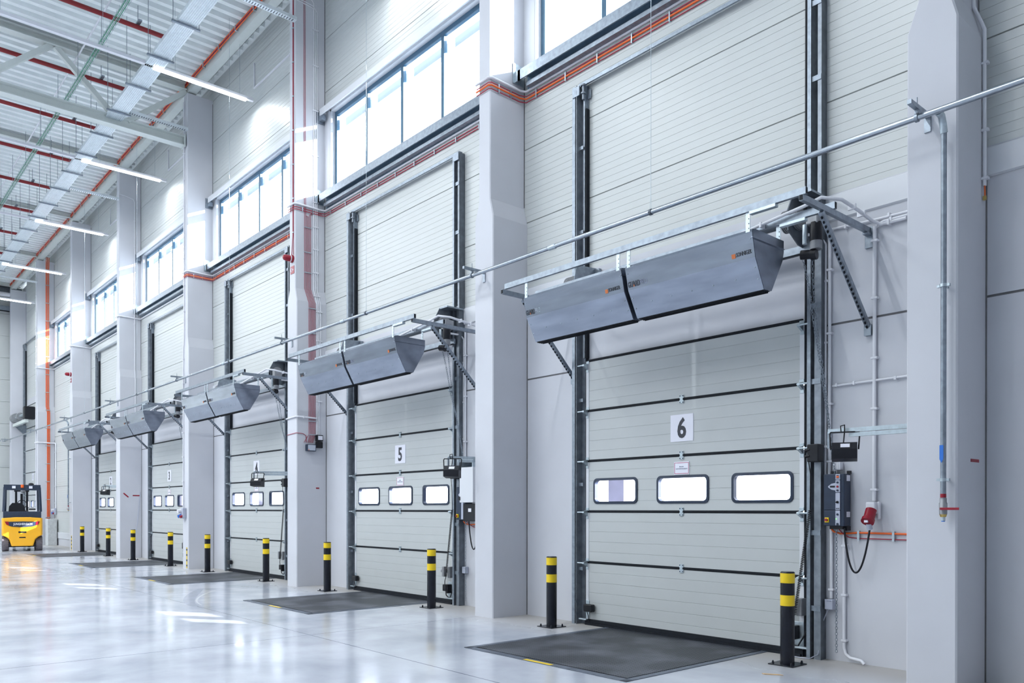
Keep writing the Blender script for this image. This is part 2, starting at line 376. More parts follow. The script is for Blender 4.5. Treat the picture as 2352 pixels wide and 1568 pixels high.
# end wall, opposite wall, near wall
ew = MB()
def clad_x(mb, xf, y0, y1, z0, z1):
    pr = clad_profile(z0, z1, 0.0, gw=0.01)
    n = len(pr); v = [(xf-d, y0, z) for d, z in pr] + [(xf-d, y1, z) for d, z in pr]
    mb.add(v, [(i, i+1, n+i+1, n+i) for i in range(n-1)])
clad_x(ew, XL, YL, YW, 0, TOPZ+0.15); ew.box(XL-0.3, XL-0.03, YL-0.3, YW+0.3, 0, TOPZ+0.2)
part('wall_end', ew, CLAD, kind='structure')
part('wall_left', MB().box(XL-0.3, XR+0.3, YL-0.3, YL, 0, TOPZ+0.2), CLAD, kind='structure')
part('wall_near', MB().box(XR, XR+0.3, YL-0.3, YW+0.3, 0, TOPZ+0.2), CONC, kind='structure')
# ------------------------------------------------------------------ concrete columns
def column(n, label):
    s = -n*P; xr, xl, y0 = -9.626+s, -10.086+s, 8.0
    ur, ul = xr-0.075, xl+0.10
    t = thing('concrete_column', label, 'column', ((xr+xl)/2, 8.35, 0), 'precast concrete columns along the dock wall')
    b = MB(); c = 0.015; H = 13.5
    if n >= 5: z1, z2 = 6.30, 6.58
    else: z1, z2 = 6.30, 6.58
    def ring(x0, x1, z): return [(x0, YW-0.002, z), (x0, y0+c, z), (x0+c, y0, z), (x1-c, y0, z), (x1, y0+c, z), (x1, YW-0.002, z)]
    rings = [ring(xl, xr, 0), ring(xl, xr, z1), ring(ul, ur, z2), ring(ul, ur, H)]
    v = [p for R in rings for p in R]; f = []
    for i in range(3):
        for k in range(6): f.append((i*6+k, i*6+(k+1)%6, (i+1)*6+(k+1)%6, (i+1)*6+k))
    f += [tuple(range(6))[::-1], tuple(range(18, 24))]
    b.add(v, f); part('column_shaft', b, CONC, t)
    part('joint_seal', MB().box(xr, xr+0.012, YW-0.012, YW, 0, 5.0).box(ur, ur+0.012, YW-0.012, YW, 6.6, 13.4), SEAL, t)
    return t
pl = {-1: 'nearest white concrete column, right of door six, carrying the drop pipe',
      0: 'white concrete column between dock doors six and five, orange cable around it',
      1: 'white concrete column between dock doors five and four, many red cables',
      2: 'white concrete column between dock doors four and three, below the truss',
      3: 'white concrete column between dock doors three and two, with two short red marks',
      4: 'white concrete column left of dock door two, before the doorless bay',
      5: 'white concrete column beyond the doorless bay with a vertical run of orange cables',
      6: 'farthest white concrete column, at the end wall corner beside door one', -2: 'white concrete column behind the viewpoint, outside the right frame edge'}
for n in range(-1, 7): 
    t = column(n, pl[n])
    s = -n*P
    if n in (-1, 1): part('paint_mark', MB().box(-9.625+s, -9.622+s, 8.33 if n == -1 else 8.46, 8.54, 2.16, 2.19), RED, t, label='short red marker stroke')
    if n == 3:
        part('paint_mark', MB().box(-9.625+s, -9.622+s, 8.42, 8.66, 2.16, 2.20), RED, t, label='short red marker stroke')
        part('paint_mark', MB().bar((-9.623+s, 8.12, 2.26), (-9.623+s, 8.28, 2.12), 0.006, 0.04), RED, t, label='short slanting red marker stroke')
# ------------------------------------------------------------------ sectional dock doors
SEAMS = [0.055, 0.925, 1.674, 2.42, 3.161, 3.90]
XD0, XD1, YD = -8.245, -4.77, 8.655
def door(num, s=0.0, seams=SEAMS, x0=XD0, x1=XD1, winz=(1.784, 2.158), wins=((-8.092, -7.258), (-6.922, -6.078), (-5.742, -4.904)), winsec=2, rail_top=8.0):
    d = bpy.data.objects.new('door_%d' % num, None); COL.objects.link(d); d.location = ((x0+x1)/2, YD, 0); d['kind'] = 'structure'
    y = YD
    for i in range(len(seams)-1):
        za, zb = seams[i]+0.018, seams[i+1]-0.018
        if i == 0: za = seams[0]+0.03
        b = MB(); kw = dict(pitch=0.149, joint=9, jo=zb+0.018-0.149*6, gd=0.004, jd=0.004, gw=0.010)
        def panel(xa, xb, z0, z1):
            pr = clad_profile(z0, z1, y, **kw) + [(y+0.04, z1), (y+0.04, z0)]
            b.prism(pr, xa, xb, 'X')
        if i == winsec:
            xs = x0+0.055
            for wa, wb in wins:
                panel(xs, wa+0.03, za, zb); panel(wa+0.03, wb-0.03, za, winz[0]+0.03); panel(wa+0.03, wb-0.03, winz[1]-0.03, zb); xs = wb-0.03
            panel(xs, x1-0.055, za, zb)
        else: panel(x0+0.055, x1-0.055, za, zb)
        sec = part('door_section', b, DOORP, d)
        part('end_cap', MB().box(x0, x0+0.056, y-0.006, y+0.04, za, zb).box(x1-0.056, x1, y-0.006, y+0.04, za, zb), FLASH, sec)
        if i == winsec:
            for wa, wb in wins:
                fb = MB(); wz0, wz1 = winz; r = 0.07; t = 0.035; N = 6
                def rr(xa, xb, z0, z1, r):
                    pts = []
                    for cx, cz, a0 in ((xb-r, z1-r, 0), (xa+r, z1-r, 90), (xa+r, z0+r, 180), (xb-r, z0+r, 270)):
                        for k in range(N+1): a = math.radians(a0+90*k/N); pts.append((cx+r*math.cos(a), cz+r*math.sin(a)))
                    return pts
                o_, i_ = rr(wa, wb, wz0, wz1, r), rr(wa+t, wb-t, wz0+t, wz1-t, r-t*0.6); n = len(o_)
                v = [(p, y-0.012, q) for p, q in o_] + [(p, y-0.016, q) for p, q in i_] + [(p, y+0.05, q) for p, q in o_] + [(p, y+0.05, q) for p, q in i_]
                f = []
                for k in range(n):
                    j = (k+1) % n; f += [(k, j, n+j, n+k), (k, 2*n+k, 2*n+j, j), (n+k, n+j, 3*n+j, 3*n+k), (2*n+k, 3*n+k, 3*n+j, 2*n+j)]
                fb.add(v, f); wf = part('window_frame', fb, NAVY, sec)
                part('window_pane', MB().box(wa+0.02, wb-0.02, y+0.02, y+0.026, wz0+0.02, wz1-0.02), GLASSD, sec)
    for z in seams[1:]:
        last = (z == seams[-1])
        part('seal_strip', MB().box(x0+0.03, x1-0.03, y-0.004, y+0.03, z-0.018, z+0.018).box(x0+0.03, x1-0.03, y-0.012, y, z-0.004, z+0.004), BLACK, d)
        for sx, xe in ((1, x0), (-1, x1)):        # roller brackets
            rb = MB(); zb = z-0.06 if last else z
            rb.box(xe+sx*0.0, xe+sx*0.06, y-0.012, y-0.004, zb+0.01, zb+0.055)
            rb.box(xe+sx*0.0, xe+sx*0.05, y-0.012, y-0.004, zb-0.11, zb-0.07)
            rb.prism([(y-0.01, zb-0.07), (y-0.012, zb+0.02), (y-0.10, zb+0.0), (y-0.10, zb-0.025)], xe+sx*0.01, xe+sx*0.04, 'X')
            rb.tube([(xe-sx*0.09, y-0.09, zb-0.012), (xe+sx*0.045, y-0.09, zb-0.012)], 0.012, 8)
            part('roller_bracket', rb, GALVL, d, bevel=0.003)
        if not last:
            xm = (x0+x1)/2
            hb = MB().box(xm-0.033, xm+0.033, y-0.012, y-0.003, z-0.055, z-0.012).box(xm-0.033, xm+0.033, y-0.012, y-0.003, z+0.012, z+0.055).box(xm-0.022, xm+0.022, y-0.016, y-0.008, z-0.02, z+0.02)
            for qx in (-0.022, 0.022):
                for qz in (-0.042, 0.042): hb.box(xm+qx-0.006, xm+qx+0.006, y-0.017, y-0.011, z+qz-0.006, z+qz+0.006, 1)
            part('hinge', hb, [GALVL, NAVY], d)
    part('bottom_seal', MB().box(x0, x1, y-0.03, y+0.05, 0.0, seams[0]+0.03).box(x0+0.02, x1-0.02, y-0.05, y+0.0, 0.0, 0.03), BLACK, d)
    # guide rails
    rt = rail_top
    lr = MB()
    lr.box(x0-0.215, x0-0.195, y-0.08, y+0.06, 0, rt)                 # bright outer flange, face to the hall
    lr.box(x0-0.215, x0-0.155, y-0.085, y-0.078, 0, rt)
    lr.box(x0-0.12, x0-0.112, y-0.10, y+0.06, 0, rt, 1); lr.box(x0-0.112, x0-0.04, y+0.03, y+0.06, 0, rt, 1)
    lr.box(x0-0.155, x0-0.005, y+0.045, y+0.062, 0, rt, 1)
    lr.box(x0-0.045, x0-0.02, y-0.02, y+0.05, 3.95, rt, 0)
    lr.box(x0-0.012, x0+0.006, y-0.01, y+0.055, 3.95, rt-0.35, 2)
    lr.box(x0-0.02, x0+0.0, y+0.0, y+0.05, 0, 3.95, 2)
    for k in range(6):
        z = 0.8+k*1.25
        if z < rt: lr.box(x0-0.20, x0-0.03, y-0.045, y-0.038, z, z+0.05, 0)
    lr.box(x0-0.20, x0-0.06, y-0.10, y-0.08, rt-0.16, rt-0.02); lr.tube([(x0-0.03, y-0.04, rt-0.22), (x0-0.03, y-0.04, rt+0.0)], 0.022, 10, 1)
    lr.tube([(x0-0.03, y-0.04, rt-0.02), (x0-0.03, y-0.04, rt)], 0.045, 12, 1); lr.tube([(x0-0.03, y-0.04, rt-0.14), (x0-0.03, y-0.04, rt-0.12)], 0.042, 12, 1)
    lr.box(x0-0.0, x0+0.05, y+0.03, y+0.05, rt-0.2, rt-0.06)
    part('guide_rail', lr, [GALV, RAILM, BLACK], d)
    rr_ = MB()
    rr_.box(x1+0.10, x1+0.125, y-0.09, y+0.06, 0, rt); rr_.box(x1+0.08, x1+0.125, y-0.095, y-0.085, 0, rt)
    rr_.box(x1+0.155, x1+0.30, y-0.04, y-0.03, 0, rt, 1) if False else rr_.box(x1+0.215, x1+0.235, y-0.06, y+0.06, 0, rt, 1)
    rr_.box(x1+0.155, x1+0.235, y-0.065, y-0.055, 0, 5.3, 3); rr_.box(x1+0.19, x1+0.235, y-0.065, y-0.055, 5.3, rt, 3)
    rr_.box(x1+0.0, x1+0.02, y-0.0, y+0.05, 0, rt, 2)
    for k in range(9):
        z = 0.55+k*0.86
        if z < rt: rr_.box(x1+0.10, x1+0.235, y-0.075, y-0.066, z, z+0.06)
    rr_.box(x1+0.09, x1+0.25, y-0.10, y-0.085, rt-0.14, rt+0.0)
    part('guide_rail', rr_, [GALV, GALVD, BLACK, RAILM], d)
    part('top_tie_bar', MB().box(x0-0.14, x1+0.18, y-0.03, y+0.0, rt+0.0, rt+0.05).box(x0-0.14, x1+0.18, y-0.0, y+0.05, rt+0.04, rt+0.05), GALV, d)
    # bottom corner fittings
    lb = MB().box(x0+0.0, x0+0.07, y-0.01, y-0.003, 0.10, 0.36).box(x0-0.09, x0+0.06, y-0.07, y-0.02, 0.07, 0.09)
    part('bottom_bracket', lb, GALVL, d, bevel=0.003)
    part('slack_switch', MB().box(x0+0.03, x0+0.20, y-0.10, y-0.02, 0.20, 0.31), BLKP, d, bevel=0.015)
    part('sensor_cable', MB().tube([(x0+0.07, y-0.06, 0.20), (x0+0.09, y-0.05, 0.14), (x0+0.10, y-0.04, 0.05)], 0.006, 6), BLKP, d)
    if num != 1:
        rb = MB().box(x1-0.16, x1, y-0.01, y-0.003, 0.08, 0.40); rb.box(x1-0.10, x1+0.08, y-0.08, y-0.02, 0.10, 0.12)
        part('bottom_bracket', rb, GALVL, d, bevel=0.003)
        part('slack_switch', MB().box(x1-0.20, x1-0.06, y-0.11, y-0.02, 0.235, 0.355).box(x1-0.10, x1-0.05, y-0.11, y-0.01, 0.20, 0.36), BLKP, d, bevel=0.01)
        part('sensor_cable', MB().tube([(x1-0.15, y-0.07, 0.23), (x1-0.15, y-0.06, 0.16), (x1-0.12, y-0.05, 0.13), (x1-0.05, y-0.05, 0.12), (x1+0.03, y-0.05, 0.25), (x1+0.05, y-0.04, 0.30)], 0.01, 6), BLKP, d)
        lk = MB().box(x1-0.15, x1-0.09, y-0.16, y-0.10, 0.50, 0.68).box(x1-0.10, x1-0.02, y-0.10, y-0.02, 0.56, 0.63).box(x1-0.035, x1+0.03, y-0.12, y-0.0, 0.48, 0.68).box(x1-0.24, x1-0.14, y-0.12, y-0.09, 0.57, 0.62)
        part('door_lock', lk, MGREY, d, bevel=0.008)
    return d
D0 = door(6)
for n in range(1, 5):
    c = copy_tree(D0, dx=-n*P); c.name = 'door_%d' % (6-n)
door(1, seams=[0.055, 1.25, 2.44, 3.63, 4.82, 6.01, 7.2], x0=-49.93, x1=-46.5, winz=(1.784, 2.158), wins=((-49.6, -48.9), (-48.5, -47.8), (-47.5, -46.8)), winsec=1, rail_top=10.6)
# ------------------------------------------------------------------ signs on the doors
def number_sign(n, digit, s, z0=2.603, z1=2.96, xc=-6.505, labels=''):
    t = thing('number_sign', labels, 'sign', (xc+s, YD-0.006, z0), 'numbers on the dock doors')
    part('sign_sheet', MB().box(xc-0.183+s, xc+0.183+s, YD-0.008, YD-0.002, z0, z1), PAPER, t)
    text('number', digit, 0.36, (xc+s, YD-0.010, z0+0.055), INK, t, bold=0.010, sx=0.82)
for n, dg in ((0, '6'), (1, '5'), (2, '4'), (3, '3'), (4, '2')):
    number_sign(n, dg, -n*P, labels='white square sign with black number %s on dock door %s' % (dg, ORD[n]))
number_sign(6, '1', 0, z0=3.2, z1=3.56, xc=-48.0, labels='white square sign with black number 1 on the farthest door')
for n in (0, 1, 2, 3):
    s = -n*P
    t = thing('notice_sign', 'small white notice with a red border on dock door %s, above the middle window' % ORD[n], 'sign', (-6.505+s, YD-0.006, 2.165), 'notices on the dock doors')
    part('sign_sheet', MB().box(-6.63+s, -6.385+s, YD-0.008, YD-0.002, 2.165, 2.335), PAPER, t)
    b = MB()
    for (xa, xb, za, zb) in ((-6.622, -6.393, 2.318, 2.324), (-6.622, -6.393, 2.176, 2.182), (-6.622, -6.616, 2.176, 2.324), (-6.399, -6.393, 2.176, 2.324)): b.box(xa+s, xb+s, YD-0.0095, YD-0.008, za, zb)
    part('border', b, INKR, t)
    text('lettering', 'BRAMA', 0.022, (-6.507+s, YD-0.0095, 2.262), INKG, t)
    text('lettering', 'NAPOWIETRZAJĄCA', 0.022, (-6.507+s, YD-0.0095, 2.235), INKG, t, sx=0.9)
# ------------------------------------------------------------------ dock shelters outside (left flap seen through windows; right one added to block sun)
sh = thing('dock_shelter', 'dark dock shelter flaps outside door six, left seen through windows, right added to block sun', 'dock shelter', (-6.5, 9.4, 0), 'dock shelters outside the doors')
part('side_flap', MB().box(-8.72, -8.40, YW+0.95, YW+1.15, -1.2, 4.3), SHELT, sh); part('side_flap', MB().box(-4.68, -4.6, YW+0.25, YW+1.15, -1.2, 4.3), SHELT, sh)  # right flap is unseen, added to keep sun off the third window
part('top_flap', MB().box(-8.85, -4.6, YW+0.25, YW+1.1, 4.1, 4.3), FLASH, sh)
for n in range(1, 5): copy_tree(sh, dx=-n*P, label='dark dock shelter flaps outside door %s, left seen through windows, right added to block sun' % ORD[n])
# ------------------------------------------------------------------ air curtains and their frames
fr0 = thing('curtain_frame', 'galvanised bracket frame holding the air curtains over dock door six', 'bracket', (-6.3, 8.0, 3.6), 'galvanised frames of the air curtains')
for xa in (-8.54, -4.04):
    part('arm', MB().box(xa-0.022, xa+0.022, 7.26, 8.71, 4.715, 4.775).box(xa-0.018, xa+0.018, 7.255, 7.262, 4.72, 4.77, 1), [GALV, BLACK], fr0)
    a, b_ = Vector((xa, 8.69, 3.69)), Vector((xa, 7.65, 4.70)); br = MB(); br.bar(a, b_, 0.042, 0.05, (1, 0, 0)); d_ = (b_-a)
    for k in range(26):
        p0 = a + d_*(k+0.35)/26.5; p1 = a + d_*(k+0.80)/26.5; e_ = Vector((0, -0.022, -0.022))
        br.bar(p0+e_, p1+e_, 0.016, 0.012, (1, 0, 0), 1)
    part('brace', br, [GALV, BLACK], fr0)
    part('wall_plate', MB().box(xa-0.045, xa+0.045, 8.69, 8.718, 4.56, 4.79).box(xa-0.03, xa+0.03, 8.60, 8.70, 4.69, 4.715), GALV, fr0, bevel=0.004); part('wall_foot', MB().box(xa-0.04, xa+0.04, 8.66, 8.718, 3.60, 3.72), GALV, fr0, bevel=0.004)
part('beam', MB().box(-8.50, -4.00, 7.27, 7.312, 4.775, 4.845).box(-4.0, -3.997, 7.275, 7.307, 4.78, 4.84, 1), [GALV, BLACK], fr0)
part('beam', MB().box(-8.50, -4.00, 7.85, 7.892, 4.775, 4.845).box(-4.0, -3.997, 7.855, 7.887, 4.78, 4.84, 1), [GALV, BLACK], fr0)
for yy in (7.262, 7.842): part('joint_clip', MB().box(-4.62, -4.32, yy, yy+0.058, 4.74, 4.775), GALVL, fr0, bevel=0.004)
PRF = [(7.345, 4.605), (7.30, 4.595), (7.285, 4.565), (7.312, 4.46), (7.345, 4.315), (7.512, 4.01), (7.665, 4.02), (7.88, 4.38), (7.905, 4.48), (7.905, 4.60)]
def curtain(x0, x1, label):
    t = thing('air_curtain', label, 'air curtain', ((x0+x1)/2, 7.58, 4.0), 'air curtains over the dock doors')
    b = MB(); b.prism(PRF, x0, x1, 'X', ms=[0]*10)
    for k in range(5):                                     # rivets
        for yy, zz in ((7.268, 4.50), (7.315, 4.37), (7.40, 4.205), (7.46, 4.095)):
            pass
    c = part('casing', b, CURT, t)
    for xe in (x0+0.03, x1-0.03):
        for yy, zz in ((7.300, 4.50), (7.329, 4.38), (7.392, 4.225), (7.452, 4.115)): part('rivet', MB().sphere((xe, yy, zz), 0.006, n=4), GALVL, c)
    for k in range(1, 6): part('rivet', MB().sphere((x0+(x1-x0)*k/6, 7.43, 4.155), 0.006, n=4), GALVL, c)
    sl_ = MB(); sl_.prism([(7.515, 4.004), (7.655, 4.014), (7.66, 4.02), (7.515, 4.012)], x0+0.02, x1-0.02, 'X')
    for k in range(4): sl_.box(x0+0.02, x1-0.02, 7.53+k*0.032, 7.535+k*0.032, 3.995, 4.012)
    part('outlet_grille', sl_, BLACK, t)
    part('end_plate', MB().prism([(y+(0.008 if y < 7.6 else -0.008), z) for y, z in PRF], x1, x1+0.004, 'X').box(x1, x1+0.02, 7.27, 7.895, 4.50, 4.506), CURT, t)
    for xe in (x0+0.05, x1-0.05):
        for ys in (7.288, 7.878):
            hs = MB().box(xe-0.025, xe+0.025, ys, ys+0.008, 4.56, 4.79)
            for k in range(3): hs.box(xe+0.008, xe+0.016, ys-0.002, ys, 4.60+k*0.05, 4.612+k*0.05, 1)
            part('hanger_strap', hs, [GALVL, NAVY], t)
    tilt = -math.atan2(0.033, 0.145)
    def at(z): return 7.312 + (4.46-z)/0.145*0.033 - 0.003
    xg = x0+0.005 if x0 < -7 else x0+0.012; xe_ = x1-(0.052 if x0 < -7 else 0.03)
    text('logo', 'GU', 0.092, (xg, at(4.345), 4.345), INK, t, align='LEFT', tilt=tilt, bold=0.0018, width=0.068)
    text('logo', 'RD', 0.092, (xg+0.108, at(4.345), 4.345), INK, t, align='LEFT', tilt=tilt, bold=0.0018, width=0.066)
    text('logo', 'PRO', 0.092, (xg+0.180, at(4.345), 4.345), LINK if x0 < -7 else INKG, t, align='LEFT', tilt=tilt, bold=-0.0012, width=0.10)
    def tri(xc, w, z0, z1, m, e):
        part('logo', MB().add([(xc-w, at(z0)-e, z0), (xc+w, at(z0)-e, z0), (xc, at(z1)-e, z1)], [(0,1,2)]), m, t)
    tri(xg+0.088, 0.020, 4.345, 4.415, INK, 0.001); tri(xg+0.088, 0.009, 4.345, 4.375, ORGP, 0.002)
    text('logo', 'SONNIGER', 0.060, (xe_, at(4.36), 4.36), INK, t, align='RIGHT', tilt=tilt, bold=0.0008, width=0.185)
    xs = xe_-0.238; yq, yr = at(4.35)-0.001, at(4.395)-0.001
    part('logo_square', MB().add([(xs, yq, 4.35), (xs+0.045, yq, 4.35), (xs+0.045, yr, 4.395), (xs, yr, 4.395)], [(0,1,2,3)]), ORGP, t)
    return t
ca = curtain(-8.12, -6.375, 'left grey air curtain unit of the pair over dock door six')
cb_ = curtain(-6.31, -4.60, 'right grey air curtain unit of the pair over dock door six')
for n in range(1, 5):
    copy_tree(fr0, dx=-n*P, label='galvanised bracket frame holding the air curtains over dock door %s' % ORD[n])
    copy_tree(ca, dx=-n*P, label='left grey air curtain unit of the pair over dock door %s' % ORD[n])
    copy_tree(cb_, dx=-n*P, label='right grey air curtain unit of the pair over dock door %s' % ORD[n])
# curtain supply conduit (white, lies on the back of the frame, then along the arm to the wall)
def tube_obj(name, pts, r, m, label, cat, group=None, seg=8, clips=None, parent=None, clipm=None):
    b = MB().tube(pts, r, seg)
    if parent is not None: return part(name, b, m, parent)
    t = thing(name, label, cat, pts[-1], group) if clips else None
    if not clips: return tag(part(name, b, m), label, cat, group)
    part('tube', b, m, t)
    for (c, ax) in clips:
        x, y, z = c; w = r*1.5
        cb = MB()
        if ax == 'z': cb.box(x-w, x+w*1.3, y-w, y+w*2.0, z-0.012, z+0.012)
        elif ax == 'x': cb.box(x-0.012, x+0.012, y-w, y+w*2.0, z-w, z+w)
        elif ax == 'y': cb.box(x-w*2.0, x+w, y-0.012, y+0.012, z-w, z+w)
        elif ax == 'zx': cb.box(x-w*2.0, x+w, y-w, y+w, z-0.012, z+0.012)
        part('clip', cb, clipm or m, t, bevel=0.003)
    return t
cd0 = tube_obj('supply_conduit', [(-6.0, 7.72, 4.63), (-5.9, 7.76, 4.66), (-4.3, 7.80, 4.87), (-4.15, 7.86, 4.93), (-4.0, 8.0, 4.90), (-3.975, 8.3, 4.86), (-3.97, 8.62, 4.82), (-3.9, 8.685, 4.78), (-3.64, 8.69, 4.78)],
    0.019, WHT, 'white conduit along the bracket arm of the air curtains at door six', 'conduit', 'air curtain supply conduits', clips=[((-5.4, 7.775, 4.725), 'x'), ((-4.8, 7.79, 4.80), 'x'), ((-3.975, 8.2, 4.87), 'y'), ((-3.972, 8.4, 4.845), 'y'), ((-3.82, 8.685, 4.78), 'x')])
for n in range(1, 5): copy_tree(cd0, dx=-n*P, label='white conduit along the bracket arm of the air curtains at door %s' % ORD[n])
# ------------------------------------------------------------------ door operator, shaft, drums, chain
op0 = thing('door_operator', 'dark electric operator motor at the right end of the shaft over dock door six', 'motor', (-4.5, 8.3, 4.5), 'door operator motors')
b = MB()
b.prism([(8.66, 5.26), (8.30, 5.24), (8.18, 5.02), (8.20, 4.82), (8.42, 4.70), (8.66, 4.68)], -4.73, -4.715, 'X')
b.box(-4.72, -4.50, 8.30, 8.66, 5.22, 5.245, 1)
part('bearing_plate', b, [GALVD, GALV], op0)
part('gearbox', MB().box(-4.49, -4.35, 8.16, 8.34, 4.80, 4.96).tube([(-4.42, 8.20, 4.88), (-4.70, 8.3, 4.98)], 0.04, 12), MGREY, op0, bevel=0.015)
part('motor_body', MB().tube([(-4.40, 8.22, 4.62), (-4.40, 8.22, 4.82)], 0.066, 16), BLKP, op0)
part('capacitor_can', MB().tube([(-4.50, 8.17, 4.60), (-4.50, 8.17, 4.81)], 0.028, 12), GALVL, op0)
part('motor_foot', MB().tube([(-4.40, 8.22, 4.53), (-4.40, 8.22, 4.62)], 0.064, 16), MGREY, op0)
part('chain_wheel', MB().tube([(-4.56, 8.19, 4.50), (-4.45, 8.22, 4.49)], 0.05, 14).tube([(-4.45, 8.21, 4.48), (-4.39, 8.22, 4.48)], 0.058, 14), BLKP, op0)
def chain(pts, r=0.012, step=0.032):
    b = MB(); L_ = [Vector(p) for p in pts]; acc = 0; k = 0
    for a, c in zip(L_[:-1], L_[1:]):
        d = (c-a); n = int(d.length/step)
        u = d.normalized(); s1 = u.cross(Vector((0, 1, 0))).normalized(); s2 = u.cross(s1)
        for i in range(n):
            p = a + u*(i+0.5)*step; side = s1 if k % 2 else s2; k += 1
            q = [p-u*step*0.62, p-u*step*0.3+side*r, p+u*step*0.3+side*r, p+u*step*0.62, p+u*step*0.3-side*r, p-u*step*0.3-side*r, p-u*step*0.62]
            b.tube(q, 0.0035, 4, caps=False)
    return b
part('hand_chain', chain([(-4.575, 8.25, 4.5), (-4.53, 8.3, 4.2), (-4.50, 8.38, 3.72), (-4.49, 8.5, 3.3), (-4.455, 8.6, 2.73), (-4.375, 8.6, 2.12), (-4.356, 8.6, 1.55), (-4.353, 8.6, 0.11)]), GALV, op0, label='long grey hand chain')
part('hand_chain', chain([(-4.49, 8.3, 4.5), (-4.50, 8.38, 3.98), (-4.47, 8.42, 3.55), (-4.45, 8.52, 3.1), (-4.44, 8.6, 2.62)]), GALV, op0, label='long grey hand chain')
for n in range(1, 5): copy_tree(op0, dx=-n*P, label='dark electric operator motor with hanging chains over dock door %s' % ORD[n])
sh0 = thing('lifting_shaft', 'horizontal lifting shaft with cable drums above dock door six, behind the air curtains', 'shaft', (-6.4, 8.4, 4.8), 'lifting shafts over the dock doors')
part('shaft', MB().tube([(-8.45, 8.38, 4.98), (-4.60, 8.38, 4.98)], 0.022, 12), GALV, sh0)
for xd in (-8.33, -4.86):
    db = MB()
    for k in range(9): db.tube([(xd+k*0.022, 8.38, 4.98), (xd+k*0.022+0.012, 8.38, 4.98)], 0.125, 20); db.tube([(xd+k*0.022+0.01, 8.38, 4.98), (xd+k*0.022+0.024, 8.38, 4.98)], 0.115, 20)
    part('cable_drum', db, MGREY, sh0)
part('bearing_plate', MB().prism([(8.70, 5.25), (8.28, 5.22), (8.22, 4.98), (8.30, 4.74), (8.70, 4.70)], -8.09, -8.08, 'X').box(-8.09, -8.0, 8.66, 8.71, 4.72, 5.23), GALV, sh0)
part('spring', MB().tube([(-6.9, 8.38, 4.98), (-4.95, 8.38, 4.98)], 0.062, 14), GALVD, sh0)
part('carrier_channel', MB().box(-8.0, -4.6, 8.52, 8.56, 4.62, 4.72).box(-8.0, -4.6, 8.50, 8.56, 4.62, 4.63, 1), [GALV, BLACK], sh0)
for n in range(1, 5): copy_tree(sh0, dx=-n*P, label='horizontal lifting shaft with cable drums above dock door %s, behind the air curtains' % ORD[n])
t = thing('lifting_shaft', 'pale lifting shaft with a round drum high over the farthest door', 'shaft', (-48, 8.2, 6.3))
part('shaft', MB().tube([(-49.9, 8.15, 6.55), (-46.6, 8.15, 6.55)], 0.07, 12), GALVL, t); part('cable_drum', MB().tube([(-50.0, 8.15, 6.55), (-49.4, 8.15, 6.55)], 0.24, 20), MGREY, t)
part('cable_drum', MB().tube([(-48.6, 8.15, 6.55), (-48.3, 8.15, 6.55)], 0.18, 20), MGREY, t)
part('carrier_channel', MB().box(-49.9, -46.6, 8.05, 8.2, 6.1, 6.25), STRUC, t); part('motor_body', MB().box(-46.9, -46.5, 8.0, 8.5, 6.25, 6.9), BLKP, t, bevel=0.05)
part('bearing_plate', MB().prism([(8.65, 6.2), (8.05, 6.2), (8.65, 5.6)], -49.8, -49.7, 'X'), GALV, t)
# coiled cable hanging beside every dock door
cc = MB(); pts = []
a, c = Vector((-4.615, 8.50, 1.70)), Vector((-4.80, 8.50, 0.50))
for k in range(60*7+1):
    q = a + (c-a)*k/(60*7); an = 2*math.pi*k/7
    pts.append(q + Vector((0.016*math.cos(an), 0.016*math.sin(an), 0)))
cc.tube(pts, 0.0055, 4); cc.tube([(-4.64, 8.48, 2.36), (-4.60, 8.48, 2.1), (-4.615, 8.50, 1.70)], 0.006, 6); cc.tube([(-4.80, 8.50, 0.50), (-4.86, 8.52, 0.42), (-4.90, 8.55, 0.34)], 0.007, 6)
c0 = tag(part('spiral_cable', cc, BLKP), 'black spiral cable hanging along the right edge of dock door six', 'cable', 'spiral cables of the dock doors')
for n in range(1, 4): 
    k = copy_tree(c0, dx=-n*P, label='black spiral cable hanging along the right edge of dock door %s' % ORD[n])
jb = thing('connection_box', 'black cable connection box clamped on the right rail of dock door six', 'box', (-4.56, 8.55, 2.25), 'connection boxes on the door rails')
part('box_body', MB().box(-4.635, -4.50, 8.46, 8.59, 2.24, 2.44), BLKP, jb, bevel=0.01); part('gland', MB().tube([(-4.66, 8.47, 2.37), (-4.60, 8.47, 2.38)], 0.018, 8).tube([(-4.66, 8.47, 2.30), (-4.60, 8.47, 2.31)], 0.018, 8), BLKP, jb)
for n in range(1, 3): copy_tree(jb, dx=-n*P, label='black cable connection box clamped on the right rail of dock door %s' % ORD[n])
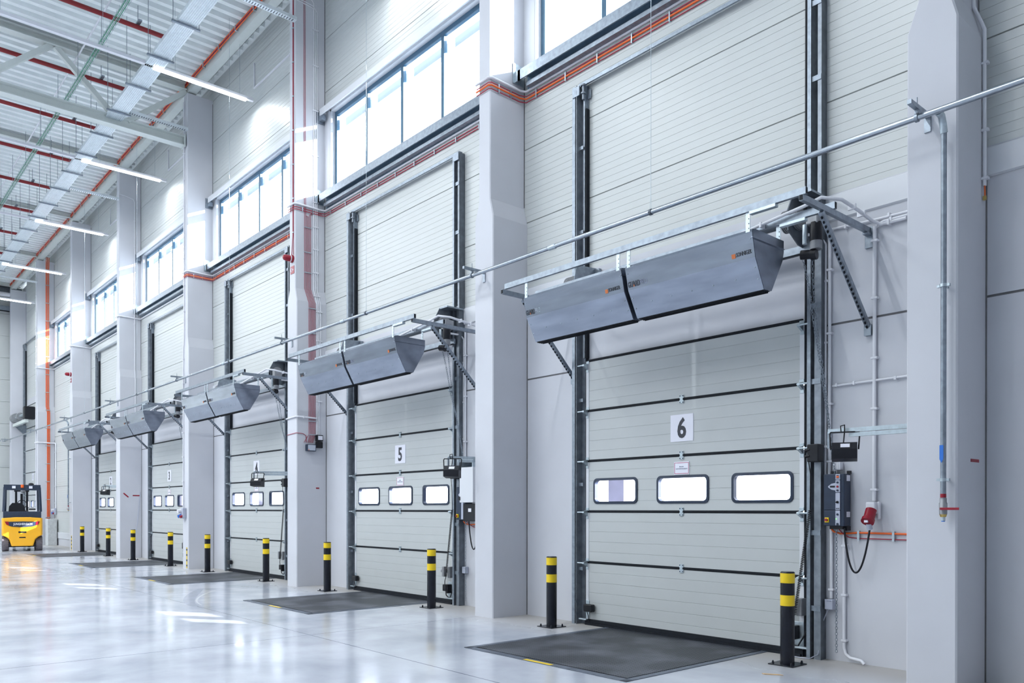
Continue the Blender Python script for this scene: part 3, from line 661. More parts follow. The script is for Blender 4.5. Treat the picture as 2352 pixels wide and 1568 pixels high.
# ------------------------------------------------------------------ bollards
b0 = thing('bollard', '', 'bollard', (-8.388, 8.08, 0), 'black and yellow bollards in front of the dock doors')
x, y = -8.388, 8.08; R = 0.076
part('base_plate', MB().box(x-0.15, x+0.15, y-0.15, y+0.15, 0, 0.012), BLKPAINT, b0, bevel=0.003)
part('post', MB().tube([(x, y, 0.01), (x, y, 1.0)], R, 28), BLKPAINT, b0)
part('post_cap', MB().tube([(x, y, 1.0), (x, y, 1.015), (x, y, 1.022)], R, 28, rs=[R, R, R-0.01]), BLKPAINT, b0)
for za, zb in ((0.898, 1.005), (0.648, 0.765)): part('yellow_band', MB().tube([(x, y, za), (x, y, zb)], R+0.0015, 28), YEL, b0)
for dx, dy in ((-1, -1), (1, -1), (-1, 1), (1, 1)): part('anchor_bolt', MB().tube([(x+dx*0.11, y+dy*0.11, 0.012), (x+dx*0.11, y+dy*0.11, 0.03), (x+dx*0.11, y+dy*0.11, 0.045)], 0.013, 10, rs=[0.014, 0.013, 0.006]), BLKPAINT, b0)
side = {0: 'left', 1: 'right'}
for n in range(0, 5):
    for k, dx in ((0, 0.0), (1, 3.7376)):
        lab = 'black and yellow steel bollard on the %s side of dock door %s' % (side[k], ORD[n])
        if n == 0 and k == 0: b0['label'] = lab
        else: copy_tree(b0, dx=dx-n*P, label=lab)
# ------------------------------------------------------------------ dock levelers in the floor
lv = thing('dock_leveler', 'dark tread-plate dock leveler set in the floor before dock door six', 'dock leveler', (-6.5, 7.3, 0), 'dock levelers')
part('deck_plate', MB().box(-7.72, -5.31, 6.17, 8.62, 0.002, 0.008), TREAD, lv)
part('edge_frame', MB().box(-7.82, -5.21, 6.04, 6.145, 0.0015, 0.006).box(-7.82, -7.735, 6.04, 8.66, 0.0015, 0.006).box(-5.295, -5.21, 6.04, 8.66, 0.0015, 0.006), PLATEF, lv)
part('gap', MB().box(-7.735, -5.295, 6.145, 6.17, 0.001, 0.002).box(-7.735, -7.72, 6.145, 8.62, 0.001, 0.002).box(-5.31, -5.295, 6.145, 8.62, 0.001, 0.002), BLACK, lv)
part('yellow_mark', MB().box(-6.74, -6.30, 6.045, 6.10, 0.006, 0.0075), YEL, lv)
for n in range(1, 5): copy_tree(lv, dx=-n*P, label='dark tread-plate dock leveler set in the floor before dock door %s' % ORD[n])
# ------------------------------------------------------------------ lintel beams over and under the strip windows
for n in range(-1, 6):
    s = -n*P; wn = 'over the doorless bay' if n == 5 else ('right of the nearest column' if n == -1 else 'over dock door %s' % ORD[n])
    t = thing('window_beam', 'galvanised steel sill beam under the strip window %s' % wn, 'beam', (-6.6+s, 8.6, 8.3), 'steel sill beams')
    xa, xb = -9.62+s, -3.42+s
    part('beam_face', MB().box(xa, xb, 8.50, 8.52, 8.56, 8.72).box(xa, xb, 8.52, 8.715, 8.70, 8.72), GALV, t)
    part('beam_web', MB().box(xa+0.03, xb, 8.69, 8.712, 8.45, 8.70), GALV_SHADE, t)
    part('lower_rail', MB().box(xa+0.12, xb, 8.58, 8.60, 8.455, 8.52).box(xa+0.12, xb, 8.60, 8.71, 8.455, 8.465).box(xa+0.12, xb, 8.60, 8.71, 8.505, 8.515), GALV, t)
    part('end_bracket', MB().box(xa-0.075, xa-0.06, 8.46, 8.70, 8.54, 8.86).box(xa-0.07, xa+0.06, 8.50, 8.52, 8.56, 8.72), GALVL, t)
    t = thing('window_beam', 'white steel lintel beam of the strip window %s' % wn, 'beam', (-6.6+s, 8.6, 10.32), 'steel lintel beams')
    part('beam_face', MB().box(xa, xb, 8.54, 8.56, 10.50, 10.64).box(xa, xb, 8.56, 8.70, 10.62, 10.64), FLASH, t)
    part('end_bracket', MB().box(xa-0.075, xa-0.06, 8.50, 8.70, 10.36, 10.64).box(xa-0.07, xa+0.08, 8.56, 8.66, 10.40, 10.52), GALV, t)
# ------------------------------------------------------------------ cables and conduits along the wall below the windows
def cable_band(n, cols, s):
    """cables wrapping round column n and running along the wall to its right"""
    t = thing('cable_run', 'red and orange cables clipped round the column and along the wall left of door %s' % ORD.get(n, '') if False else '', 'cable', (-9+s, 8.4, 8.2))
    return t
def run(n, items, label, cat='cable', endx=None, side_from=8.0):
    s = -n*P; t = thing('cable_run', label, cat, (-6.6+s, 8.69, 8.25), 'cable runs below the strip windows')
    xe = (-3.42+s) if endx is None else endx
    for name, z, m, r in items:
        pts = [(-10.02+s, 7.99-r+0.0, z), (-9.71+s, 7.985-r, z), (-9.69+r+s, 8.01, z), (-9.69+r+s, 8.60, z-0.01), (-9.62+s, 8.70-r, z-0.02), (-9.45+s, 8.712-r, z-0.01), (xe, 8.712-r, z)]
        part(name, MB().tube(pts, r, 6), m, t)
    zs = [i[1] for i in items if i[0] == 'cable']
    if zs:
        for k in range(9):
            xx = -9.4+k*0.66+s; part('clip', MB().box(xx, xx+0.02, 8.685, 8.715, min(zs)-0.02, max(zs)+0.02), GALVL, t)
        for yy in (8.15, 8.4): part('clip', MB().box(-9.70+s, -9.672+s, yy, yy+0.02, min(zs)-0.02, max(zs)+0.02), GALVL, t)
    return t
run(0, [('conduit', 8.46, WHT, 0.02), ('cable', 8.39, REDC, 0.008), ('cable', 8.345, ORG, 0.014), ('cable', 8.29, REDC, 0.008)], 'thick orange cable between two red ones under the strip window over dock door six')
run(1, [('conduit', 8.43, WHT, 0.02), ('cable', 8.36, REDC, 0.009), ('cable', 8.31, REDC, 0.009)], 'pair of red cables under the strip window over dock door five')
run(2, [('conduit', 8.45, WHT, 0.02), ('cable', 8.38, REDC, 0.009), ('cable', 8.34, ORG, 0.014), ('cable', 8.30, REDC, 0.009)], 'red and orange cables under the strip window over dock door four')
for n in (3, 4, 5): run(n, [('conduit', 8.40, WHT, 0.022)], 'single white conduit round the column under the strip window %s' % ({3: 'over dock door three', 4: 'over dock door two', 5: 'over the doorless bay'}[n]), 'conduit')
# ------------------------------------------------------------------ things on the wall right of door six and of the other doors
def conduit(pts, r, label, clips, grp='white conduits on the wall beside dock door six'): return tube_obj('conduit', pts, r, WHT, label, 'conduit', grp, clips=clips)
yc = 8.69
c1 = conduit([(-4.62, 8.45, 4.80), (-4.56, 8.62, 4.79), (-4.535, yc, 4.72), (-4.535, yc, 2.10)], 0.017, 'left of two white conduits above the dark control box by door six', [((-4.535, yc, z), 'z') for z in (4.3, 3.6, 2.95, 2.42)])
c2 = conduit([(-4.485, yc, 4.86), (-4.485, yc, 3.0), (-4.485, yc, 2.10)], 0.019, 'right of two white conduits above the dark control box by door six', [((-4.485, yc, z), 'z') for z in (4.42, 3.7, 2.9, 2.25)])
c3 = conduit([(-3.975, yc, 4.78), (-3.975, yc, 1.80)], 0.021, 'white conduit falling to the red power socket right of dock door six', [((-3.975, yc, z), 'z') for z in (4.62, 4.0, 3.35, 2.8, 1.92)])
conduit([(-4.45, yc, 3.10), (-3.36, yc, 3.115)], 0.013, 'thin white horizontal conduit crossing the wall right of door six', [((x, yc, 3.105), 'x') for x in (-4.4, -4.2, -3.75)])
conduit([(-4.46, yc, 4.875), (-4.0, yc, 4.85), (-3.36, yc, 4.84)], 0.014, 'topmost white conduit on the wall under the bracket arm beside door six', [((x, yc, 4.86), 'x') for x in (-4.3, -3.82)])
conduit([(-3.98, yc, 4.72), (-3.95, yc, 4.79), (-3.88, yc, 4.81), (-3.36, yc, 4.81)], 0.014, 'second white conduit on the wall under the bracket arm beside door six', [((-3.80, yc, 4.81), 'x')])
conduit([(-4.395, yc, 0.68), (-4.395, yc, 1.52)] if False else [(-4.46, yc, 1.52), (-4.46, yc, 0.70)], 0.018, 'short white conduit between the control box and the small grey box by door six', [((-4.46, yc, 0.80), 'z')])
conduit([(-4.31, yc, 1.48), (-4.31, yc, 0.16), (-4.29, yc, 0.09), (-4.22, 8.66, 0.06), (-4.08, 8.62, 0.055), (-4.04, 8.61, 0.02)], 0.018, 'white conduit bending along the wall foot below the control box by door six', [((-4.31, yc, z), 'z') for z in (1.30, 0.75, 0.24)])
for n in (1, 2, 3):
    for c, w in ((c1, 'left'), (c2, 'right')): copy_tree(c, dx=-n*P, label='%s white vertical conduit right of dock door %s' % (w, ORD[n]))
# control box
cx = thing('control_box', 'dark blue control box with grey button strip right of door six', 'control box', (-4.36, 8.63, 1.5))
part('housing', MB().box(-4.475, -4.24, 8.545, 8.70, 1.52, 2.10), NAVY, cx, bevel=0.008)
part('cover', MB().box(-4.47, -4.335, 8.535, 8.55, 1.70, 2.095).box(-4.47, -4.335, 8.535, 8.55, 1.525, 1.692), NAVY, cx, bevel=0.004)
st = part('button_strip', MB().box(-4.332, -4.282, 8.53, 8.55, 2.035, 2.095).box(-4.332, -4.282, 8.53, 8.55, 1.895, 2.028).box(-4.332, -4.282, 8.53, 8.55, 1.70, 1.888).box(-4.332, -4.282, 8.53, 8.55, 1.53, 1.692).prism([(-4.332, 2.0), (-4.38, 1.99), (-4.415, 1.965), (-4.42, 1.957), (-4.415, 1.95), (-4.38, 1.925), (-4.332, 1.915)], 8.531, 8.54, 'Y'), LGREY, cx)
part('display', MB().box(-4.395, -4.338, 8.528, 8.532, 1.948, 1.968), BLKP, st)
for z, m in ((2.003, NAVY), (1.957, RED), (1.915, NAVY), (1.65, NAVY), (1.545, NAVY)): part('button', MB().tube([(-4.307, 8.531, z), (-4.307, 8.522, z)], 0.012, 14), m, st)
part('selector_knob', MB().tube([(-4.307, 8.531, 1.785), (-4.307, 8.52, 1.785)], 0.014, 14).box(-4.327, -4.297, 8.52, 8.53, 1.78, 1.79), BLKP, st)
part('indicator_light', MB().sphere((-4.323, 8.53, 1.60), 0.005, n=5), LEDG, st)
lgm = MB().box(-4.322, -4.292, 8.526, 8.53, 2.047, 2.083)
part('emblem', MB().box(-4.322, -4.292, 8.527, 8.53, 2.047, 2.083).add([(-4.320, 8.5265, 2.080), (-4.307, 8.5265, 2.070), (-4.294, 8.5265, 2.080), (-4.294, 8.5265, 2.050), (-4.307, 8.5265, 2.060), (-4.320, 8.5265, 2.050)], [(0,1,4,5), (1,2,3,4)], 1), [NAVY, ORG], st)
text('lettering', 'B445', 0.020, (-4.307, 8.5295, 1.708), INK, st, bold=0.0006)
text('lettering', 'A8005', 0.012, (-4.307, 8.5295, 1.531), INK, st, bold=0.0004)
sw = part('main_switch', MB().box(-4.455, -4.408, 8.525, 8.54, 1.56, 1.615), YEL, cx, bevel=0.002); part('switch_knob', MB().tube([(-4.432, 8.53, 1.588), (-4.432, 8.505, 1.588)], 0.016, 14), RED, sw)
part('rating_label', MB().box(-4.2395, -4.238, 8.60, 8.68, 2.02, 2.085).box(-4.2395, -4.238, 8.60, 8.68, 1.62, 1.68), PAPER, cx)
for xx in (-4.43, -4.25): part('mounting_lug', MB().box(xx-0.018, xx+0.018, 8.66, 8.70, 2.10, 2.135), BLKP, cx)
part('cable_glands', MB().box(-4.42, -4.27, 8.57, 8.68, 1.485, 1.52).box(-4.28, -4.24, 8.62, 8.70, 1.47, 1.52), BLKP, cx)
t = thing('connection_switch', 'small square white switch box above the dark control box by door six', 'switch box', (-4.37, 8.68, 2.13))
part('switch_body', MB().box(-4.415, -4.33, 8.63, 8.715, 2.145, 2.235), WHT, t, bevel=0.008); part('rocker', MB().box(-4.405, -4.345, 8.622, 8.632, 2.155, 2.227), WHT, t, bevel=0.004)
t = thing('junction_box', 'small light grey box marked SZWIR near the floor right of door six', 'junction box', (-4.47, 8.68, 0.57))
part('box_body', MB().box(-4.515, -4.42, 8.64, 8.715, 0.575, 0.69), LGREY, t, bevel=0.006); text('lettering', 'SZWIR', 0.018, (-4.462, 8.638, 0.665), INKG, t)
k = copy_tree(t, dx=-P, label='small light grey box near the floor right of dock door five')
tag(part('sensor_cable', MB().tube([(-4.49, 8.68, 0.575), (-4.54, 8.66, 0.44), (-4.55, 8.62, 0.2), (-4.56, 8.58, 0.06), (-4.62, 8.5, 0.015), (-4.85, 8.5, 0.012)], 0.006, 6), LGREY), 'thin grey cable from small grey box to the sill of door six', 'cable')
# red power socket, plug and its black lead
t = thing('power_socket', 'grey and red industrial power socket on the wall right of door six', 'socket', (-3.96, 8.62, 1.52))
part('socket_body', MB().box(-4.03, -3.93, 8.60, 8.71, 1.66, 1.785).box(-3.935, -3.905, 8.66, 8.71, 1.60, 1.79), WHT, t, bevel=0.012)
part('socket_collar', MB().tube([(-3.98, 8.63, 1.70), (-3.98, 8.56, 1.58)], 0.058, 18), RED, t)
part('plug', MB().tube([(-3.98, 8.565, 1.60), (-3.98, 8.54, 1.57)], 0.068, 20), RED, t, label='red round plug')
part('plug_label', MB().box(-4.005, -3.965, 8.515, 8.53, 1.565, 1.59), PAPER, t)
part('plug_grip', MB().tube([(-3.98, 8.58, 1.55), (-3.98, 8.60, 1.49)], 0.03, 12), LGREY, t)
def bez(p, n=24):
    P0, P1, P2, P3 = [Vector(q) for q in p]; return [P0*(1-t)**3 + P1*3*t*(1-t)**2 + P2*3*t*t*(1-t) + P3*t**3 for t in [i/n for i in range(n+1)]]
lead = tag(part('power_lead', MB().tube(bez([(-4.265, 8.60, 1.50), (-4.22, 8.62, 0.85), (-4.07, 8.60, 0.85), (-3.98, 8.60, 1.50)]), 0.011, 8), BLKP), 'black lead looping from the dark control box to the red plug by door six', 'cable')
copy_tree(lead, dx=-P, label='black lead looping below the control boxes right of dock door five')
oc = tag(part('orange_cable', MB().tube([(-4.42, 8.60, 1.50), (-4.40, 8.62, 1.46), (-4.34, 8.66, 1.435), (-4.25, 8.695, 1.44), (-4.15, 8.70, 1.448), (-3.36, 8.70, 1.442)], 0.011, 8), ORG), 'orange cable leaving the control box to the right beside door six', 'cable')
rc = tag(part('red_cable', MB().tube([(-4.34, 8.60, 1.50), (-4.31, 8.65, 1.44), (-4.26, 8.70, 1.395), (-4.15, 8.703, 1.385), (-3.36, 8.703, 1.382)], 0.006, 8), REDC), 'thin red cable below the orange one on the wall beside door six', 'cable')
copy_tree(oc, dx=-P, label='orange cable leaving the control boxes of dock door five'); copy_tree(rc, dx=-P, label='thin red cable leaving the control boxes of dock door five')
t = thing('cable_clips', 'bright metal clips holding the orange and red cables by door six', 'clips', (-3.9, 8.7, 1.36))
for xx in (-4.15, -3.77): part('clip', MB().box(xx-0.012, xx+0.012, 8.685, 8.715, 1.365, 1.47), GALVL, t)
# door five: dark control box plus a light cabinet in front of it
t = thing('control_box', 'dark blue control box beside the light cabinet at door five', 'control box', (-4.36-P, 8.63, 1.5))
part('housing', MB().box(-4.55-P, -4.30-P, 8.545, 8.70, 1.52, 2.10), NAVY, t, bevel=0.008)
part('button_strip', MB().box(-4.40-P, -4.345-P, 8.535, 8.55, 1.53, 2.08).prism([(-4.40-P, 2.0), (-4.45-P, 1.99), (-4.49-P, 1.957), (-4.45-P, 1.925), (-4.40-P, 1.915)], 8.536, 8.55, 'Y'), LGREY, t)
q = part('main_switch', MB().box(-4.535-P, -4.48-P, 8.525, 8.545, 1.56, 1.62), YEL, t); part('switch_knob', MB().tube([(-4.51-P, 8.53, 1.588), (-4.51-P, 8.505, 1.588)], 0.018, 12), RED, q)
t = thing('control_cabinet', 'tall light grey cabinet half hidden behind the column right of door five', 'cabinet', (-4.1-P, 8.5, 1.75))
part('cabinet_body', MB().box(-4.22-P, -3.85-P, 8.36, 8.70, 1.82, 2.42), LGREY if False else FLASH, t, bevel=0.006)
part('cabinet_hood', MB().box(-4.25-P, -3.82-P, 8.34, 8.70, 2.53, 2.56).box(-4.21-P, -4.19-P, 8.38, 8.7, 2.42, 2.53).box(-3.9-P, -3.88-P, 8.38, 8.7, 2.42, 2.53), GALVL, t)
for z in (1.9, 2.3): part('cabinet_latch', MB().box(-4.24-P, -4.20-P, 8.345, 8.37, z-0.04, z+0.02), BLKP, t)
part('lower_box', MB().box(-4.20-P, -3.85-P, 8.42, 8.70, 1.50, 1.80), BLKP, t, bevel=0.006); part('rating_label', MB().box(-4.05-P, -3.97-P, 8.416, 8.421, 1.66, 1.72), PAPER, t)
# ------------------------------------------------------------------ flood lights on swivel arms
def floodlight(px, py, tx, ty, z, label, fx, fy, ang, grp='dock flood lights'):
    t = thing('flood_light', label, 'flood light', (px, py, z-0.4), grp)
    a, b_ = Vector((px, py, z)), Vector((tx, ty, z))
    u = (b_-a).normalized(); side_ = u.cross(Vector((0,0,1)))
    part('arm', MB().bar(a, b_, 0.05, 0.045).bar(a+Vector((0,0,-0.05)), a+(b_-a)*0.75+Vector((0,0,-0.05)), 0.04, 0.04), GALVL, t)
    part('pivot_bracket', MB().box(px-0.04, px+0.01, py-0.06, py+0.06, z-0.13, z+0.08), GALVL, t, bevel=0.004)
    part('tip_strut', MB().box(tx-0.012, tx+0.012, ty-0.012, ty+0.012, z-0.18, z), GALV, t)
    h = Matrix.Rotation(ang, 4, 'Z') @ Matrix.Scale(1.12, 4); c = Vector((fx, fy, z-0.185))
    def tr(mb): mb.v = [tuple(c + h.to_3x3() @ Vector(v)) for v in mb.v]; return mb
    hd = part('lamp_housing', tr(MB().prism([(-0.05, 0.045), (-0.11, -0.02), (-0.11, -0.11), (0.06, -0.13), (0.07, 0.045)], -0.11, 0.11, 'X')), BLKP, t, bevel=0.008)
    part('rating_label', tr(MB().add([(-0.035, -0.068, 0.031), (0.045, -0.068, 0.031), (0.045, -0.10, -0.004), (-0.035, -0.10, -0.004)], [(0,1,2,3)])), PAPER, hd)
    part('yoke', tr(MB().tube([(-0.12, -0.02, -0.02), (-0.13, 0.0, 0.13), (-0.12, 0, 0.145), (0.12, 0, 0.145), (0.13, 0, 0.13), (0.12, -0.02, -0.02)], 0.008, 6)), BLKP, t)
    part('cable', tr(MB().tube([(-0.03, 0.0, 0.14), (-0.035, -0.03, 0.20), (0.0, -0.02, 0.21), (0.0, 0.0, 0.16), (-0.01, -0.01, 0.04)], 0.006, 6)), BLKP, t)
    return t
floodlight(-3.36, 8.26, -4.25, 8.22, 2.54, 'black flood light on a pale arm above the control box right of door six', -4.05, 8.17, 0.45)
floodlight(-3.36-P, 8.24, -10.28, 7.62, 2.53, 'black flood light on a pale arm at the right edge of dock door five', -10.22, 7.66, 0.7)
floodlight(-3.36-2*P, 8.2, -17.26, 7.41, 2.53, 'black flood light on a pale arm across dock door four', -17.16, 7.46, 0.7)
floodlight(-3.36-4*P, 8.2, -30.9, 7.75, 2.53, 'black flood light on a pale arm below the number of dock door two', -30.75, 7.78, 0.7)
# ------------------------------------------------------------------ compressed-air main along the wall and its drops
PY, PZ = 7.75, 5.35
t = thing('air_main_pipe', 'long galvanised compressed-air pipe running past all columns above the air curtains', 'pipe', (-20, PY, PZ))
part('pipe', MB().tube([(3.0, PY, PZ), (-50.2, PY, PZ)], 0.029, 16).tube([(-50.2, PY, PZ), (-50.25, PY-0.03, PZ), (-50.25, 5.0, PZ)], 0.029, 12), PIPEM, t)
for xx in (-8.04, -13.9, -19.9, -26.0, -31.0, -36.4, -40.5): part('coupling', MB().tube([(xx-0.07, PY, PZ), (xx-0.06, PY, PZ), (xx+0.06, PY, PZ), (xx+0.07, PY, PZ)], 0.036, 14, rs=[0.031, 0.037, 0.037, 0.031]), GALVL, t)
for n in range(-1, 7):
    s = -n*P; xx = -9.86+s + (0.02 if n > -1 else -0.03)
    part('pipe_bracket', MB().box(xx-0.02, xx+0.02, PY-0.17, 8.0, PZ+0.075, PZ+0.115).box(xx-0.03, xx+0.03, 7.985, 8.0, PZ-0.06, PZ+0.14).tube([(xx, PY, PZ+0.02), (xx, PY, PZ+0.19)], 0.006, 6)
         .tube([(xx-0.014, PY, PZ), (xx+0.014, PY, PZ)], 0.040, 16).box(xx-0.014, xx+0.014, PY-0.02, PY+0.02, PZ+0.03, PZ+0.08), GALV, t)
for xw in (-6.30, -13.016, -19.509, -27.0, -33.5):
    part('suspension_wire', MB().tube([(xw, PY, PZ+0.16), (xw, PY, TOPZ)], 0.0035, 5).tube([(xw-0.012, PY, PZ+0.03), (xw-0.004, PY, PZ+0.17)], 0.003, 4).tube([(xw+0.012, PY, PZ+0.03), (xw+0.004, PY, PZ+0.17)], 0.003, 4), GALVL, t)
    part('pipe_clamp', MB().tube([(xw-0.016, PY, PZ), (xw+0.016, PY, PZ)], 0.038, 16), GALVD, t)
def drop(x, label, s, zb=1.80):
    t = thing('drop_pipe', label, 'pipe', (x, 7.93, 1.6), 'compressed-air drop pipes')
    part('pipe', MB().tube([(x, PY+0.02, PZ-0.005), (x, PY+0.09, PZ-0.02), (x, 7.88, PZ-0.09), (x, 7.90, PZ-0.16), (x, 7.90, zb)], 0.025, 14), GALV, t)
    part('elbow', MB().tube([(x, PY+0.02, PZ-0.005), (x, PY+0.09, PZ-0.02), (x, 7.88, PZ-0.09), (x, 7.90, PZ-0.16)], 0.032, 14), GALVL, t)
    for z in (3.78, 1.98): part('pipe_clamp', MB().tube([(x, 7.90, z-0.014), (x, 7.90, z+0.014)], 0.036, 16).box(x-0.055, x+0.055, 7.885, 7.915, z-0.012, z+0.012).tube([(x, 7.93, z), (x, 8.0, z)], 0.01, 8), GALVL, t)
    v = part('ball_valve', MB().tube([(x, 7.90, zb+0.01), (x, 7.90, zb-0.03), (x, 7.90, zb-0.035), (x, 7.90, zb-0.14)], 0.032, 14, rs=[0.030, 0.030, 0.036, 0.034]), MGREY, t, bevel=0)
    part('brass_nut', MB().tube([(x, 7.90, zb-0.14), (x, 7.90, zb-0.165)], 0.033, 8, rs=[0.034, 0.026]), BRASS, v)
    part('valve_lever', MB().box(x-0.01, x+0.155, 7.845, 7.853, zb-0.10, zb-0.077), RED, v, bevel=0.003)
    part('hose_fitting', MB().tube([(x, 7.90, zb-0.165), (x, 7.90, zb-0.20)], 0.018, 10), GALVL, v); part('blue_cap', MB().tube([(x, 7.90, zb-0.20), (x, 7.90, zb-0.208)], 0.016, 10), BLUE, v)
    part('red_tape', MB().tube([(x, 7.90, 1.815+zb-1.80), (x, 7.90, 1.85+zb-1.80)], 0.0262, 14), RED, t)
    g = part('blue_tag', MB().box(x-0.022, x+0.012, 7.868, 7.872, 2.17, 2.30).add([(x-0.022, 7.868, 2.17), (x+0.012, 7.868, 2.17), (x-0.005, 7.868, 2.135)], [(0,1,2)]), BLUE, t)
    return t
dp = drop(-2.972, 'galvanised drop pipe with red valve lever and blue tag on the nearest column', 0)
copy_tree(dp, dx=-36.8+2.972, label='galvanised drop pipe with a valve left of dock door two, in the doorless bay')
# ------------------------------------------------------------------ conduits and cables on the columns
t = thing('conduit', 'white conduit ending in a loose orange cable on the nearest column', 'conduit', (-2.86, 8.61, 4.5))
part('tube', MB().tube([(-2.95, 8.56, 8.5), (-2.95, 8.56, 6.62), (-2.865, 8.60, 6.38), (-2.865, 8.61, 4.86)], 0.018, 10), WHT, t)
for z in (6.05, 5.4, 4.93): part('clip', MB().box(-2.89, -2.83, 8.585, 8.635, z-0.012, z+0.012), WHT, t)
part('orange_cable_end', MB().tube([(-2.865, 8.61, 4.87), (-2.862, 8.61, 4.76)], 0.007, 6), ORG, t); part('plug_tip', MB().box(-2.878, -2.85, 8.60, 8.625, 4.72, 4.76), BRASS, t)
s = -P
t = thing('red_cable_bundle', 'bundle of six red cables down the column between doors five and four', 'cable', (-16.4, 8.3, 3.1))
xu, xl_ = -9.69+s, -9.615+s
for i, yy in enumerate((8.215, 8.245, 8.275, 8.305, 8.335, 8.365)):
    top = 13.4 if i in (0, 1) else 8.22; y2 = yy+0.07
    pts = [(xu, yy-0.02, top), (xu, yy, 8.2), (xu, yy, 6.60), (xl_, y2, 6.28), (xl_, y2, 3.36), (xl_, y2-0.06 if i else y2-0.12, 3.18)]
    if i > 1: pts = [(xu, 8.64 if i > 3 else yy, 8.335 if i > 3 else 8.3), (xu, yy+0.08 if i > 3 else yy, 8.32), (xu, yy, 8.25)] + pts[2:] if i > 3 else pts
    part('cable', MB().tube(pts, 0.005, 6), REDC, t)
cl_ = MB()
for z in (7.95, 7.4, 6.95): cl_.box(xu-0.01, xu+0.012, 8.21, 8.38, z, z+0.02)
for z in (6.15, 5.6, 4.95, 4.3, 3.65, 3.35): cl_.box(xl_-0.01, xl_+0.012, 8.28, 8.45, z, z+0.02)
part('clips', cl_, GALVL, t)
t = thing('conduit_group', 'three white conduits down the column between doors five and four, beside the red cables', 'conduit', (-16.4, 8.5, 3.2))
for i, yy in enumerate((8.44, 8.48, 8.52)):
    pts = [(xu, yy, 13.0-i*0.05), (xu, yy, 6.6), (xl_, yy+0.045, 6.28), (xl_, yy+0.045, 4.6 if i == 2 else 3.25)]
    if i: pts[0] = (xu, yy, 12.92-0.05*i); pts.insert(0, (xu, 7.96, 13.02-0.05*i)); pts.insert(1, (xu, yy-0.06, 12.98-0.05*i))
    else: pts.insert(0, (xu, 7.96, 13.1)); pts.insert(1, (xu, yy-0.06, 13.06))
    part('tube', MB().tube(pts, 0.0125, 8), WHT, t)
cl_ = MB()
for z in (12.4, 11.6, 10.6, 9.6, 8.55, 8.0, 7.5, 6.98): cl_.box(xu-0.01, xu+0.018, 8.41, 8.55, z, z+0.025)
for z in (6.45,): cl_.box(xu-0.0, xu+0.06, 8.42, 8.57, z, z+0.025)
for z in (6.1, 5.45, 4.8, 4.1): cl_.box(xl_-0.01, xl_+0.018, 8.46, 8.60, z, z+0.025)
part('clips', cl_, WHT, t)
tube_obj('conduit', [(-10.1+s, 7.98, 3.72), (-9.64+s, 7.975, 3.74), (-9.60+s, 8.02, 3.74), (-9.60+s, 8.46, 3.73)], 0.017, WHT, 'white conduit bent round the column between doors five and four, crossing the red cables', 'conduit', clips=[((-9.60+s, 8.15, 3.735), 'y')])
tag(part('red_cable', MB().tube([(-10.08+s, 7.99, 3.36), (-9.64+s, 7.985, 3.38), (-9.615+s, 8.02, 3.38), (-9.615+s, 8.15, 3.37), (-9.615+s, 8.215, 3.33), (-9.615+s, 8.225, 3.18)], 0.0065, 6), REDC), 'single red cable bent round the column into the bundle between doors five and four', 'cable')
t = thing('fire_control_box', 'dark grey box where the red cables end, column between doors five and four', 'box', (-16.33, 8.32, 2.98))
part('box_body', MB().box(-9.626+s, -9.53+s, 8.20, 8.42, 2.99, 3.14), NAVY, t, bevel=0.01); part('rating_label', MB().box(-9.53+s, -9.528+s, 8.22, 8.40, 3.005, 3.125), LINK, t)
part('warning_mark', MB().add([(-9.527+s, 8.225, 3.01), (-9.527+s, 8.255, 3.01), (-9.527+s, 8.24, 3.035)], [(0,1,2)]), ORG, t)
t = thing('isolator_box', 'small black double box under the white conduits, column between doors five and four', 'box', (-16.33, 8.5, 3.05))
part('box_body', MB().box(-9.626+s, -9.55+s, 8.44, 8.60, 3.22, 3.36), BLKP, t, bevel=0.008); part('lower_box', MB().box(-9.626+s, -9.56+s, 8.44, 8.60, 3.07, 3.21), BLKP, t, bevel=0.012); part('label_plate', MB().box(-9.55+s, -9.548+s, 8.475, 8.585, 3.25, 3.34), PAPER, t)
def siren(s, label, lab2, z=7.24):
    t = thing('fire_alarm_siren', label, 'siren', (-16.6+P+s, 7.9, z-0.1), 'fire alarm sirens')
    X = -9.83+s
    part('siren_base', MB().tube([(X, 8.0, z), (X, 7.95, z)], 0.085, 20), RED, t); part('white_ring', MB().tube([(X, 7.95, z), (X, 7.93, z)], 0.078, 20), WHT, t)
    part('siren_dome', MB().tube([(X, 7.93, z), (X, 7.86, z), (X, 7.80, z), (X, 7.77, z)], 0.07, 20, rs=[0.07, 0.07, 0.06, 0.025]), RED, t)
    t = thing('fire_alarm_sign', lab2, 'sign', (X, 7.99, z-0.36), 'fire alarm signs')
    part('sign_plate', MB().box(X-0.085, X+0.085, 7.99, 7.998, z-0.33, z-0.16), RED, t)
    part('pictogram', MB().box(X-0.06, X-0.045, 7.986, 7.99, z-0.29, z-0.2).box(X-0.06, X-0.02, 7.986, 7.99, z-0.215, z-0.2).box(X-0.06, X-0.02, 7.986, 7.99, z-0.29, z-0.275).box(X+0.0, X+0.05, 7.986, 7.99, z-0.255, z-0.235).box(X+0.01, X+0.02, 7.986, 7.99, z-0.28, z-0.21), PAPER, t)
siren(-P, 'red alarm siren on the front of the column between doors five and four', 'small red alarm sign under the siren, column between doors five and four')
siren(-4*P, 'distant red alarm siren on the column left of dock door two', 'small distant red alarm sign on the column left of dock door two')
t = thing('red_cable', 'red cable pair running down a column front to the nearest siren', 'cable', (-16.55, 7.99, 7.3))
